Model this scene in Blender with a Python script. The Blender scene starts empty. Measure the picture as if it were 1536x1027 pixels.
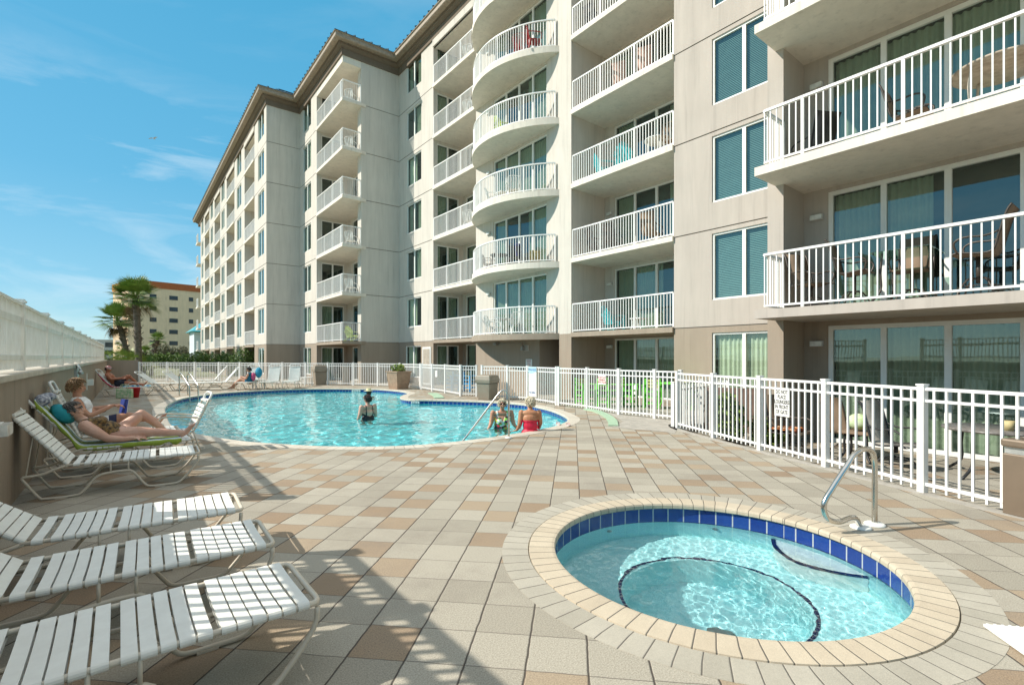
import bpy, bmesh, math, random
from math import sin, cos, pi, radians, atan2, sqrt, tan, hypot
from mathutils import Vector, Matrix, noise
from mathutils.geometry import delaunay_2d_cdt
random.seed(7)
R = radians
sc = bpy.context.scene
COL = sc.collection
# ---------------------------------------------------------------- survey
# world: +y runs along the building away from the camera, +x towards the building, camera over the origin
TH = R(38); FPX = 740.0; EYE = 1.55; HOR = 535.0
def ray(px, py=HOR):
    t = (px-768)/FPX
    return (t*cos(TH)+sin(TH), -t*sin(TH)+cos(TH), (HOR-py)/FPX)
def G(px, py, z=0.0):
    r = ray(px, py); k = (z-EYE)/r[2]
    return (k*r[0], k*r[1])
def XZ(X, Z):           # right / forward metres -> world x, y
    return (X*cos(TH)+Z*sin(TH), -X*sin(TH)+Z*cos(TH))
def P3(px, py, Z):      # a pixel at a given forward distance
    r = ray(px, py); return Vector((r[0]*Z, r[1]*Z, EYE+r[2]*Z))

# ---------------------------------------------------------------- materials
MATS = {}
def nd(nt, t, **kw):
    n = nt.nodes.new(t)
    for k, v in kw.items():
        if k.startswith('i_'):
            key = k[2:]
            key = int(key) if key.isdigit() else key.replace('_', ' ')
            n.inputs[key].default_value = v
        else: setattr(n, k, v)
    return n
def newmat(name):
    m = bpy.data.materials.new(name); m.use_nodes = True
    nt = m.node_tree; nt.nodes.clear()
    out = nt.nodes.new('ShaderNodeOutputMaterial')
    b = nt.nodes.new('ShaderNodeBsdfPrincipled')
    nt.links.new(b.outputs[0], out.inputs[0])
    MATS[name] = m
    return m, nt, b, out
def c4(c): return (c[0], c[1], c[2], 1)
def M(name, col, rough=0.6, var=0.12, scale=6.0, bump=0.0, bscale=60.0, metal=0.0, col2=None, spec=0.5, obj=True, trans=0.0, detail=4):
    """colour broken up by two noises, optional bump"""
    if name in MATS: return MATS[name]
    m, nt, b, out = newmat(name)
    L = nt.links
    b.inputs['Roughness'].default_value = rough
    b.inputs['Metallic'].default_value = metal
    b.inputs['Specular IOR Level'].default_value = spec
    tc = nd(nt, 'ShaderNodeTexCoord')
    src = tc.outputs['Object'] if obj else tc.outputs['Generated']
    n1 = nd(nt, 'ShaderNodeTexNoise', i_Scale=scale, i_Detail=float(detail), i_Roughness=0.6)
    L.new(src, n1.inputs['Vector'])
    if col2 is None:
        col2 = tuple(c*(1-var*2) for c in col); cA = tuple(min(1, c*(1+var)) for c in col)
    else: cA = col
    cr = nd(nt, 'ShaderNodeValToRGB')
    cr.color_ramp.elements[0].position = 0.32; cr.color_ramp.elements[1].position = 0.68
    cr.color_ramp.elements[0].color = c4(col2); cr.color_ramp.elements[1].color = c4(cA)
    L.new(n1.outputs['Fac'], cr.inputs['Fac'])
    L.new(cr.outputs[0], b.inputs['Base Color'])
    if bump:
        n2 = nd(nt, 'ShaderNodeTexNoise', i_Scale=bscale, i_Detail=4.0)
        L.new(src, n2.inputs['Vector'])
        bp = nd(nt, 'ShaderNodeBump', i_Strength=min(1.0, bump), i_Distance=0.01)
        L.new(n2.outputs['Fac'], bp.inputs['Height'])
        L.new(bp.outputs[0], b.inputs['Normal'])
    return m
def rgbmix(nt, fac, a, b, mode='MIX'):
    n = nd(nt, 'ShaderNodeMix', data_type='RGBA', blend_type=mode)
    if isinstance(fac, (int, float)): n.inputs[0].default_value = fac
    else: nt.links.new(fac, n.inputs[0])
    for v, i in ((a, 6), (b, 7)):
        if isinstance(v, tuple): n.inputs[i].default_value = v if len(v) == 4 else c4(v)
        else: nt.links.new(v, n.inputs[i])
    return n.outputs[2]
def mth(nt, op, a, b=None, c=None):
    n = nd(nt, 'ShaderNodeMath', operation=op)
    for i, v in enumerate((a, b, c)):
        if v is None: continue
        if isinstance(v, (int, float)): n.inputs[i].default_value = v
        else: nt.links.new(v, n.inputs[i])
    return n.outputs[0]

def stucco(name, col):
    m, nt, b, out = newmat(name); L = nt.links
    g = nd(nt, 'ShaderNodeNewGeometry')
    n1 = nd(nt, 'ShaderNodeTexNoise', i_Scale=0.7, i_Detail=5.0, i_Roughness=0.6); L.new(g.outputs['Position'], n1.inputs['Vector'])
    mp = nd(nt, 'ShaderNodeMapping'); mp.inputs['Scale'].default_value = (2.2, 2.2, 0.25); L.new(g.outputs['Position'], mp.inputs['Vector'])
    n2 = nd(nt, 'ShaderNodeTexNoise', i_Scale=1.4, i_Detail=5.0, i_Roughness=0.65); L.new(mp.outputs[0], n2.inputs['Vector'])
    f = mth(nt, 'ADD', mth(nt, 'MULTIPLY', n1.outputs['Fac'], 0.20), mth(nt, 'MULTIPLY', n2.outputs['Fac'], 0.34))
    f = mth(nt, 'ADD', f, 0.73)
    mp5 = nd(nt, 'ShaderNodeMapping'); mp5.inputs['Scale'].default_value = (3.2, 3.2, 0.16); L.new(g.outputs['Position'], mp5.inputs['Vector'])
    n5 = nd(nt, 'ShaderNodeTexNoise', i_Scale=2.2, i_Detail=4.0, i_Roughness=0.6); L.new(mp5.outputs[0], n5.inputs['Vector'])
    m5 = nd(nt, 'ShaderNodeMapRange', i_From_Min=0.54, i_From_Max=0.72, i_To_Min=1.0, i_To_Max=0.86); L.new(n5.outputs['Fac'], m5.inputs[0])
    f = mth(nt, 'MULTIPLY', f, m5.outputs[0])
    vm = nd(nt, 'ShaderNodeVectorMath', operation='SCALE'); vm.inputs[0].default_value = col; L.new(f, vm.inputs['Scale'])
    L.new(vm.outputs[0], b.inputs['Base Color'])
    b.inputs['Roughness'].default_value = 0.85; b.inputs['Specular IOR Level'].default_value = 0.2
    n3 = nd(nt, 'ShaderNodeTexNoise', i_Scale=90.0, i_Detail=3.0); L.new(g.outputs['Position'], n3.inputs['Vector'])
    bp = nd(nt, 'ShaderNodeBump', i_Strength=0.35, i_Distance=0.008); L.new(n3.outputs['Fac'], bp.inputs['Height']); L.new(bp.outputs[0], b.inputs['Normal'])
    return m
def paver_mat(name, tan_share=1.0, size=0.31, rot=45.0, off=(0.0, 0.0), flat=False):
    m, nt, b, out = newmat(name); L = nt.links
    g = nd(nt, 'ShaderNodeNewGeometry')
    mp = nd(nt, 'ShaderNodeMapping'); mp.vector_type = 'POINT'
    mp.inputs['Rotation'].default_value = (0, 0, R(rot)); mp.inputs['Location'].default_value = (off[0], off[1], 0)
    L.new(g.outputs['Position'], mp.inputs['Vector'])
    sp = nd(nt, 'ShaderNodeSeparateXYZ'); L.new(mp.outputs[0], sp.inputs[0])
    wob = nd(nt, 'ShaderNodeTexNoise', i_Scale=9.0, i_Detail=2.0); L.new(g.outputs['Position'], wob.inputs['Vector'])
    w = mth(nt, 'MULTIPLY', mth(nt, 'SUBTRACT', wob.outputs['Fac'], 0.5), 0.012)
    X = mth(nt, 'DIVIDE', mth(nt, 'ADD', sp.outputs[0], w), size); Y = mth(nt, 'DIVIDE', mth(nt, 'ADD', sp.outputs[1], w), size)
    ix = mth(nt, 'FLOOR', X)
    fx = mth(nt, 'FRACT', X)
    # columns slip slightly against each other
    wn0 = nd(nt, 'ShaderNodeTexWhiteNoise', noise_dimensions='1D'); L.new(ix, wn0.inputs['W'])
    Y = mth(nt, 'ADD', Y, mth(nt, 'MULTIPLY', wn0.outputs['Value'], 0.06))
    iy = mth(nt, 'FLOOR', Y); fy = mth(nt, 'FRACT', Y)
    cb = nd(nt, 'ShaderNodeCombineXYZ'); L.new(ix, cb.inputs[0]); L.new(iy, cb.inputs[1])
    wn = nd(nt, 'ShaderNodeTexWhiteNoise', noise_dimensions='2D'); L.new(cb.outputs[0], wn.inputs['Vector'])
    sep = nd(nt, 'ShaderNodeSeparateColor'); L.new(wn.outputs['Color'], sep.inputs[0])
    par = mth(nt, 'PINGPONG', mth(nt, 'ADD', ix, iy), 1.0)
    tan = mth(nt, 'MULTIPLY', mth(nt, 'GREATER_THAN', par, 0.5), mth(nt, 'LESS_THAN', sep.outputs[0], 0.56*tan_share))
    grey = rgbmix(nt, sep.outputs[1], (0.355, 0.325, 0.262), (0.475, 0.438, 0.358))
    tanc = rgbmix(nt, sep.outputs[2], (0.315, 0.222, 0.142), (0.41, 0.32, 0.22))
    colr = rgbmix(nt, tan, grey, tanc)
    # cloudy wear, aggregate speckle
    n1 = nd(nt, 'ShaderNodeTexNoise', i_Scale=3.0, i_Detail=5.0, i_Roughness=0.65); L.new(g.outputs['Position'], n1.inputs['Vector'])
    colr = rgbmix(nt, mth(nt, 'MULTIPLY', n1.outputs['Fac'], 0.30), colr, (0.44, 0.39, 0.31))
    n2 = nd(nt, 'ShaderNodeTexNoise', i_Scale=120.0, i_Detail=4.0, i_Roughness=0.8); L.new(g.outputs['Position'], n2.inputs['Vector'])
    cr = nd(nt, 'ShaderNodeValToRGB'); cr.color_ramp.elements[0].position = 0.36; cr.color_ramp.elements[1].position = 0.62
    cr.color_ramp.elements[0].color = (0.5, 0.5, 0.5, 1); cr.color_ramp.elements[1].color = (1.12, 1.12, 1.12, 1)
    L.new(n2.outputs['Fac'], cr.inputs[0])
    colr = rgbmix(nt, 0.8, colr, cr.outputs[0], 'MULTIPLY')
    # stains
    n4 = nd(nt, 'ShaderNodeTexNoise', i_Scale=0.8, i_Detail=6.0, i_Roughness=0.7); L.new(g.outputs['Position'], n4.inputs['Vector'])
    st = nd(nt, 'ShaderNodeMapRange', i_From_Min=0.50, i_From_Max=0.70, i_To_Min=0.0, i_To_Max=0.42); L.new(n4.outputs['Fac'], st.inputs[0])
    colr = rgbmix(nt, st.outputs[0], colr, (0.2, 0.17, 0.14))
    # joints : wide one way, tight the other
    ex = mth(nt, 'ABSOLUTE', mth(nt, 'SUBTRACT', fx, 0.5)); ey = mth(nt, 'ABSOLUTE', mth(nt, 'SUBTRACT', fy, 0.5))
    jx = mth(nt, 'GREATER_THAN', ex, 0.5-0.016); jy = mth(nt, 'GREATER_THAN', ey, 0.5-0.0095)
    colr = rgbmix(nt, mth(nt, 'MULTIPLY', jy, 0.72), colr, (0.12, 0.10, 0.085))
    colr = rgbmix(nt, mth(nt, 'MULTIPLY', jx, 0.88), colr, (0.06, 0.048, 0.04))
    L.new(colr, b.inputs['Base Color'])
    b.inputs['Roughness'].default_value = 0.85; b.inputs['Specular IOR Level'].default_value = 0.25
    ed = mth(nt, 'MAXIMUM', mth(nt, 'MULTIPLY', mth(nt, 'SUBTRACT', ex, 0.47), 30.0), mth(nt, 'MULTIPLY', mth(nt, 'SUBTRACT', ey, 0.485), 40.0))
    ed = mth(nt, 'MAXIMUM', ed, 0.0)
    hh = mth(nt, 'SUBTRACT', mth(nt, 'MULTIPLY', n2.outputs['Fac'], 0.25), ed)
    tilt = mth(nt, 'MULTIPLY', mth(nt, 'MULTIPLY', mth(nt, 'SUBTRACT', sep.outputs[1], 0.5), fx), 0.6)
    hh = mth(nt, 'ADD', hh, tilt)
    bp = nd(nt, 'ShaderNodeBump', i_Strength=0.7, i_Distance=0.006); L.new(hh, bp.inputs['Height']); L.new(bp.outputs[0], b.inputs['Normal'])
    return m
def glass_mat(name, tint=(0.42, 0.5, 0.48), refl=0.15):
    m = bpy.data.materials.new(name); m.use_nodes = True; nt = m.node_tree; nt.nodes.clear(); L = nt.links
    out = nd(nt, 'ShaderNodeOutputMaterial'); mx = nd(nt, 'ShaderNodeMixShader')
    tr = nd(nt, 'ShaderNodeBsdfTransparent'); tr.inputs[0].default_value = c4(tint)
    gl = nd(nt, 'ShaderNodeBsdfGlossy'); gl.inputs['Color'].default_value = (0.78, 0.98, 0.97, 1); gl.inputs['Roughness'].default_value = 0.015
    geo = nd(nt, 'ShaderNodeNewGeometry'); n = nd(nt, 'ShaderNodeTexNoise', i_Scale=1.1, i_Detail=1.0); L.new(geo.outputs['Position'], n.inputs['Vector'])
    bp = nd(nt, 'ShaderNodeBump', i_Strength=0.05, i_Distance=0.05); L.new(n.outputs['Fac'], bp.inputs['Height']); L.new(bp.outputs[0], gl.inputs['Normal'])
    dt = nd(nt, 'ShaderNodeVectorMath', operation='DOT_PRODUCT'); L.new(geo.outputs['Normal'], dt.inputs[0]); L.new(geo.outputs['Incoming'], dt.inputs[1])
    fr_ = mth(nt, 'POWER', mth(nt, 'SUBTRACT', 1.0, mth(nt, 'ABSOLUTE', dt.outputs['Value'])), 5.0)
    f = mth(nt, 'MINIMUM', mth(nt, 'ADD', mth(nt, 'MULTIPLY', fr_, 1.1), refl+0.06), 1.0)
    L.new(f, mx.inputs[0]); L.new(tr.outputs[0], mx.inputs[1]); L.new(gl.outputs[0], mx.inputs[2]); L.new(mx.outputs[0], out.inputs[0])
    MATS[name] = m
    return m

CREAM = stucco('stucco_cream', (0.585, 0.54, 0.475))
BEIGE = stucco('stucco_beige', (0.45, 0.40, 0.35))
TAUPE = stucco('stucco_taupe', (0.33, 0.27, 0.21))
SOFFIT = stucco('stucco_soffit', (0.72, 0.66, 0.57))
FRIEZE = stucco('stucco_frieze', (0.175, 0.135, 0.10))
GROOVE = stucco('stucco_groove', (0.26, 0.22, 0.18))
WALLBR = stucco('stucco_garden_wall', (0.30, 0.245, 0.19))
WHITE = M('white_powder_coat', (0.80, 0.79, 0.76), 0.4, var=0.03, scale=3)
WHITE2 = M('white_vinyl_frame', (0.78, 0.78, 0.74), 0.5, var=0.03, scale=2)
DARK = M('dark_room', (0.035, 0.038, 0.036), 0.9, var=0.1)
CURT = M('curtain_sage', (0.33, 0.39, 0.29), 0.9, var=0.08, scale=2)
CURTL = M('curtain_pale', (0.66, 0.72, 0.56), 0.9, var=0.06, scale=2)
BLIND = M('blind_slats', (0.17, 0.31, 0.31), 0.7, var=0.05)
GLASS = glass_mat('window_glass', (0.80, 0.86, 0.82), 0.08)
METALROOF = M('roof_metal', (0.045, 0.075, 0.085), 0.35, var=0.1, metal=0.4)
PAVE = paver_mat('deck_pavers', off=(-0.078, -0.264))
CONC = M('concrete', (0.40, 0.37, 0.32), 0.85, var=0.1, scale=5, bump=0.3, bscale=150)

# ---------------------------------------------------------------- mesh helpers
class MB:
    def __init__(s): s.v = []; s.f = []; s.mi = []; s.cur = 0; s.sm = False; s.smf = []
    def add(s, vs, fs):
        b = len(s.v); s.v += [tuple(v) for v in vs]
        for f in fs:
            s.f.append(tuple(b+i for i in f)); s.mi.append(s.cur); s.smf.append(s.sm)
        return s
    def box(s, x0, x1, y0, y1, z0, z1, mat=None):
        vs = [(x, y, z) for z in (z0, z1) for y in (y0, y1) for x in (x0, x1)]
        if mat is not None: vs = [mat @ Vector(v) for v in vs]
        return s.add(vs, [(0, 2, 3, 1), (4, 5, 7, 6), (0, 1, 5, 4), (2, 6, 7, 3), (0, 4, 6, 2), (1, 3, 7, 5)])
    def beam(s, a, b, w, h=None, up=Vector((0, 0, 1))):
        a = Vector(a); b = Vector(b); h = h or w; d = b-a; L = d.length
        if L < 1e-6: return s
        d.normalize(); sd = d.cross(up)
        if sd.length < 1e-4: sd = d.cross(Vector((1, 0, 0)))
        sd.normalize(); u = sd.cross(d)
        vs = []
        for p in (a, b):
            for q in ((-1, -1), (1, -1), (1, 1), (-1, 1)): vs.append(p+sd*q[0]*w/2+u*q[1]*h/2)
        return s.add(vs, [(3, 2, 1, 0), (4, 5, 6, 7), (0, 1, 5, 4), (1, 2, 6, 5), (2, 3, 7, 6), (3, 0, 4, 7)])
    def tube(s, pts, r, n=8, cap=True, closed=False):
        pts = [Vector(p) for p in pts]; rs = r if isinstance(r, (list, tuple)) else [r]*len(pts)
        N = len(pts); rings = []; prev = None; sm = s.sm; s.sm = True
        for i, p in enumerate(pts):
            if closed: t = pts[(i+1) % N]-pts[i-1]
            else: t = pts[min(i+1, N-1)]-pts[max(i-1, 0)]
            t.normalize()
            if prev is None:
                a = Vector((0, 0, 1)) if abs(t.z) < 0.9 else Vector((1, 0, 0))
                nrm = t.cross(a).normalized()
            else:
                nrm = (prev-t*prev.dot(t)); nrm = nrm.normalized() if nrm.length > 1e-6 else prev
            prev = nrm; bn = t.cross(nrm)
            rings.append([p+(nrm*cos(2*pi*j/n)+bn*sin(2*pi*j/n))*rs[i] for j in range(n)])
        vs = [v for g in rings for v in g]; fs = []
        for i in range(N-1 if not closed else N):
            a = i*n; b = ((i+1) % N)*n
            for j in range(n): fs.append((a+j, a+(j+1) % n, b+(j+1) % n, b+j))
        if cap and not closed: fs.append(tuple(range(n-1, -1, -1))); fs.append(tuple((N-1)*n+j for j in range(n)))
        s.add(vs, fs); s.sm = sm
        return s
    def lathe(s, prof, n=24, c=(0, 0, 0), sm=True, cap0=True):
        o = s.sm; s.sm = sm; vs = []; fs = []
        for r, z in prof:
            for j in range(n): vs.append((c[0]+r*cos(2*pi*j/n), c[1]+r*sin(2*pi*j/n), c[2]+z))
        for i in range(len(prof)-1):
            for j in range(n): fs.append((i*n+j, i*n+(j+1) % n, (i+1)*n+(j+1) % n, (i+1)*n+j))
        if prof[0][0] > 1e-4 and cap0: fs.append(tuple(range(n-1, -1, -1)))
        if prof[-1][0] > 1e-4: fs.append(tuple((len(prof)-1)*n+j for j in range(n)))
        s.add(vs, fs); s.sm = o
        return s
    def prism(s, poly, z0, z1):
        n = len(poly)
        vs = [(p[0], p[1], z0) for p in poly]+[(p[0], p[1], z1) for p in poly]
        fs = [tuple(range(n-1, -1, -1)), tuple(range(n, 2*n))]+[(i, (i+1) % n, n+(i+1) % n, n+i) for i in range(n)]
        return s.add(vs, fs)
    def ball(s, c, r, n=12, sq=(1, 1, 1), mat=None):
        vs = []; fs = []; o = s.sm; s.sm = True; m = max(6, n//2)
        for i in range(m+1):
            th = pi*i/m
            for j in range(n):
                v = Vector((r*sq[0]*sin(th)*cos(2*pi*j/n), r*sq[1]*sin(th)*sin(2*pi*j/n), r*sq[2]*cos(th)))
                if mat is not None: v = mat @ v
                vs.append(v+Vector(c))
        for i in range(m):
            for j in range(n): fs.append((i*n+j, (i+1)*n+j, (i+1)*n+(j+1) % n, i*n+(j+1) % n))
        s.add(vs, fs); s.sm = o
        return s
    def mesh(s, name, mats):
        me = bpy.data.meshes.new(name); me.from_pydata(s.v, [], s.f); me.validate(clean_customdata=False)
        if not isinstance(mats, (list, tuple)): mats = [mats]
        for m in mats: me.materials.append(m)
        if len(me.polygons) == len(s.f):
            me.polygons.foreach_set('material_index', s.mi)
            me.polygons.foreach_set('use_smooth', s.smf)
        me.update()
        return me
    def build(s, name, mats, parent=None, loc=(0, 0, 0), rz=0.0, bevel=0):
        o = bpy.data.objects.new(name, s.mesh(name, mats)); COL.objects.link(o)
        o.location = loc; o.rotation_euler = (0, 0, rz)
        if parent is not None: o.parent = parent
        if bevel:
            md = o.modifiers.new('edge', 'BEVEL'); md.width = bevel; md.segments = 2; md.limit_method = 'ANGLE'
        return o
def tag(o, label=None, cat=None, group=None, kind=None):
    if label: o['label'] = label
    if cat: o['category'] = cat
    if group: o['group'] = group
    if kind: o['kind'] = kind
    return o
def empty(name, loc=(0, 0, 0), rz=0.0, parent=None):
    o = bpy.data.objects.new(name, None); COL.objects.link(o); o.empty_display_size = 0.2
    o.location = loc; o.rotation_euler = (0, 0, rz)
    if parent is not None: o.parent = parent
    return o
def link(name, me, parent=None, loc=(0, 0, 0), rz=0.0):
    o = bpy.data.objects.new(name, me); COL.objects.link(o); o.location = loc; o.rotation_euler = (0, 0, rz)
    if parent is not None: o.parent = parent
    return o
def copy_tree(o, parent=None):
    c = o.copy(); COL.objects.link(c); c.parent = parent
    for ch in list(o.children): copy_tree(ch, c)
    return c
def catmull(pts, per=6, closed=False):
    out = []; N = len(pts); P = [Vector(p) for p in pts]
    for i in range(N if closed else N-1):
        p0 = P[(i-1) % N] if closed or i > 0 else P[0]; p1 = P[i]; p2 = P[(i+1) % N]
        p3 = P[(i+2) % N] if closed or i+2 < N else P[-1]
        for j in range(per):
            t = j/per
            out.append(0.5*((2*p1)+(-p0+p2)*t+(2*p0-5*p1+4*p2-p3)*t*t+(-p0+3*p1-3*p2+p3)*t**3))
    if not closed: out.append(P[-1])
    return out
def inside(p, poly):
    x, y = p[0], p[1]; c = False; n = len(poly)
    for i in range(n):
        x1, y1 = poly[i][0], poly[i][1]; x2, y2 = poly[i-1][0], poly[i-1][1]
        if (y1 > y) != (y2 > y) and x < (x2-x1)*(y-y1)/(y2-y1)+x1: c = not c
    return c
def sheet(mb, outer, holes, z):
    vs = []; es = []
    for loop in [outer]+holes:
        b = len(vs); vs += [Vector((p[0], p[1])) for p in loop]; n = len(loop)
        es += [(b+i, b+(i+1) % n) for i in range(n)]
    r = delaunay_2d_cdt(vs, es, [], 0, 1e-6)
    fs = []
    for f in r[2]:
        c = sum((r[0][i] for i in f), Vector((0, 0)))/len(f)
        if inside(c, outer) and not any(inside(c, h) for h in holes): fs.append(tuple(f))
    mb.add([(v.x, v.y, z) for v in r[0]], fs)
    return mb
def offset(poly, d):
    n = len(poly); out = []
    area = sum(poly[i-1][0]*poly[i][1]-poly[i][0]*poly[i-1][1] for i in range(n))
    sg = 1 if area > 0 else -1
    for i in range(n):
        t = Vector((poly[(i+1) % n][0]-poly[i-1][0], poly[(i+1) % n][1]-poly[i-1][1])).normalized()
        out.append((poly[i][0]+t.y*d*sg, poly[i][1]-t.x*d*sg))
    return out
def resample(poly, step, closed=True):
    P = [Vector((p[0], p[1])) for p in poly]
    if closed: P.append(P[0])
    L = [0]
    for a, b in zip(P, P[1:]): L.append(L[-1]+(b-a).length)
    n = max(3, round(L[-1]/step)); out = []; j = 0
    for i in range(n if closed else n+1):
        s = L[-1]*i/n
        while j < len(L)-2 and L[j+1] < s: j += 1
        t = (s-L[j])/max(1e-9, L[j+1]-L[j]); p = P[j].lerp(P[j+1], t); out.append((p.x, p.y))
    return out
# ================================================================ camera, sun, sky
cam = bpy.data.cameras.new('camera'); co = bpy.data.objects.new('camera', cam); COL.objects.link(co)
cam.lens = 36*FPX/1536; cam.sensor_width = 36; cam.shift_y = (HOR-513.5)/1536
cam.clip_start = 0.05; cam.clip_end = 6000
co.location = (0, 0, EYE); co.rotation_euler = (R(90), 0, -TH)
sc.camera = co
SUN_EL = R(38); SUNV = Vector((-0.863*cos(SUN_EL), 0.505*cos(SUN_EL), sin(SUN_EL)))
sl = bpy.data.lights.new('sun', 'SUN'); so = bpy.data.objects.new('sun', sl); COL.objects.link(so)
sl.energy = 4.0; sl.angle = R(0.5); sl.color = (1.0, 0.94, 0.84)
so.rotation_euler = SUNV.to_track_quat('Z', 'Y').to_euler()
sl.cycles.is_caustics_light = True
w = bpy.data.worlds.new("World"); sc.world = w; w.use_nodes = True
nt = w.node_tree; nt.nodes.clear(); L = nt.links
out = nd(nt, 'ShaderNodeOutputWorld'); bg = nd(nt, 'ShaderNodeBackground')
sky = nd(nt, 'ShaderNodeTexSky'); sky.sky_type = 'NISHITA'; sky.sun_disc = False
sky.sun_elevation = SUN_EL; sky.sun_rotation = atan2(SUNV.x, SUNV.y)
sky.air_density = 1.0; sky.dust_density = 0.3; sky.ozone_density = 2.6; sky.altitude = 0
tc = nd(nt, 'ShaderNodeTexCoord')
# high wisps of cirrus, part of the sky itself
mp = nd(nt, 'ShaderNodeMapping'); mp.inputs['Rotation'].default_value = (R(6), R(10), R(20)); mp.inputs['Scale'].default_value = (1.2, 1.2, 6.5)
L.new(tc.outputs['Generated'], mp.inputs['Vector'])
n1 = nd(nt, 'ShaderNodeTexNoise', i_Scale=1.9, i_Detail=9.0, i_Roughness=0.62, i_Distortion=0.9); L.new(mp.outputs[0], n1.inputs['Vector'])
n2 = nd(nt, 'ShaderNodeTexNoise', i_Scale=1.3, i_Detail=2.0); L.new(tc.outputs['Generated'], n2.inputs['Vector'])
mr = nd(nt, 'ShaderNodeMapRange', i_From_Min=0.50, i_From_Max=0.78, i_To_Min=0.0, i_To_Max=1.0); L.new(n1.outputs['Fac'], mr.inputs[0])
mr2 = nd(nt, 'ShaderNodeMapRange', i_From_Min=0.36, i_From_Max=0.58, i_To_Min=0.0, i_To_Max=1.0); L.new(n2.outputs['Fac'], mr2.inputs[0])
szc = nd(nt, 'ShaderNodeSeparateXYZ'); L.new(tc.outputs['Generated'], szc.inputs[0])
mz = nd(nt, 'ShaderNodeMapRange', i_From_Min=0.43, i_From_Max=0.34, i_To_Min=0.12, i_To_Max=1.0); L.new(szc.outputs[2], mz.inputs[0])
cf = mth(nt, 'MULTIPLY', mth(nt, 'MULTIPLY', mth(nt, 'MULTIPLY', mr.outputs[0], mr2.outputs[0]), 0.50), mz.outputs[0])
sz = nd(nt, 'ShaderNodeSeparateXYZ'); L.new(tc.outputs['Generated'], sz.inputs[0])
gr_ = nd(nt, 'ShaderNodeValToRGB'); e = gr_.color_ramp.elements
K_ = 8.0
for i, (p_, c_) in enumerate([(0.0, (2.3, 3.5, 3.7)), (0.10, (1.0, 2.6, 3.5)), (0.28, (0.48, 2.15, 3.3)), (0.56, (0.30, 1.92, 3.15)), (0.74, (2.9, 3.5, 4.0)), (1.0, (6.2, 6.2, 6.0))]):  # top stops: brighter sky added overhead, out of view, as neutral fill light
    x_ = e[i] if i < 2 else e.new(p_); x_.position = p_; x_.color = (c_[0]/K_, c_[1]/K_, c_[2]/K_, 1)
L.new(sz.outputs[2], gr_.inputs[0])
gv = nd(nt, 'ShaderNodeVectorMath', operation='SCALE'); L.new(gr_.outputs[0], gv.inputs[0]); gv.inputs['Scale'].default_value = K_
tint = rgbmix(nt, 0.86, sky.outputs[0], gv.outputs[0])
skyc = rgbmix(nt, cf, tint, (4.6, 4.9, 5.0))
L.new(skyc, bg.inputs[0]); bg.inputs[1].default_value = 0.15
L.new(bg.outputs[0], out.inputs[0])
vs = sc.view_settings; vs.view_transform = 'Standard'; vs.look = 'None'; vs.exposure = 0.56; vs.gamma = 1
cy = sc.cycles
cy.max_bounces = 10; cy.transparent_max_bounces = 24; cy.transmission_bounces = 8; cy.glossy_bounces = 5; cy.diffuse_bounces = 4
cy.caustics_refractive = True; cy.caustics_reflective = False
cy.use_denoising = True; cy.sample_clamp_indirect = 6.0
# ================================================================ pool and spa outlines (world metres)
SPA = XZ(1.6, 3.94)
def circ(c, r, n=72, a0=0.0): return [(c[0]+r*cos(2*pi*i/n+a0), c[1]+r*sin(2*pi*i/n+a0)) for i in range(n)]
ppx = [(250, 622), (257, 637), (283, 647), (323, 655), (374, 662), (433, 666), (497, 669), (577, 669), (640, 666), (700, 660), (760, 652), (808, 644),
       (838, 637), (852, 629), (842, 621), (820, 613), (785, 606), (740, 602.5), (690, 600.5), (645, 599.5), (614, 599.3), (600, 596.5), (604, 592.5), (612, 589.5), (600, 586.3), (567, 583.6),
       (528, 582.9), (480, 582.8), (420, 584), (340, 588.5), (283, 595.5), (258, 603.5), (248, 612)]
POOL = resample([(p.x, p.y) for p in catmull([Vector(G(a, b)+(0,)) for a, b in ppx], 6, True)], 0.22)
PW = -0.14; SW = -0.185
EDGE_R = [(5.6, -3.0), (6.36, -0.72), (6.76, 0.40), (7.17, 1.50), (7.72, 2.70), (8.24, 3.86), (9.42, 6.23)]   # fence line beside the patios
DX0 = -0.95
# ================================================================ ground sheets
def blob_edge(n, r): return circ((0, 0), r, n)
g = MB(); g.box(-2500, 2500, -2500, 2500, -3.0, -2.6)
SAND = M('dune_sand', (0.55, 0.50, 0.40), 0.95, scale=0.15, col2=(0.16, 0.20, 0.09), bump=0.3, bscale=5)
tag(g.build('ground', SAND), kind='structure')
# raised plot the resort stands on
g = MB(); g.box(-1.25, 40, 44, 130, -2.55, -0.30)
GRASSG = M('plot_turf', (0.13, 0.17, 0.06), 0.95, scale=1.5, col2=(0.30, 0.27, 0.17), bump=0.5, bscale=40)
tag(g.build('lawn', GRASSG), kind='structure')
g = MB()
deck_outer = [(DX0, -14), (5.5, -14)]+EDGE_R+[(10.6, 6.72), (13.4, 7.30), (13.4, 8.9), (15.3, 8.9), (15.3, 30), (13.4, 44), (DX0, 44)]
spa_out = circ(SPA, 1.68, 96)
pool_out = offset(POOL, 0.30)
sheet(g, deck_outer, [spa_out, pool_out], 0.0)
tag(g.build('pool_deck', PAVE), kind='structure')
# smooth concrete walk towards the rooms, laid on the deck
g = MB()
walk = [G(918, 640), G(935, 632), G(905, 616), G(880, 612), G(862, 609), (12.9, 13.0), (13.2, 12.0), (13.2, 7.5), (10.9, 7.05), G(1012, 650), G(985, 646), G(950, 644)]
sheet(g, walk, [], 0.004)
tag(g.build('concrete_walk', CONC), kind='structure')
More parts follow.
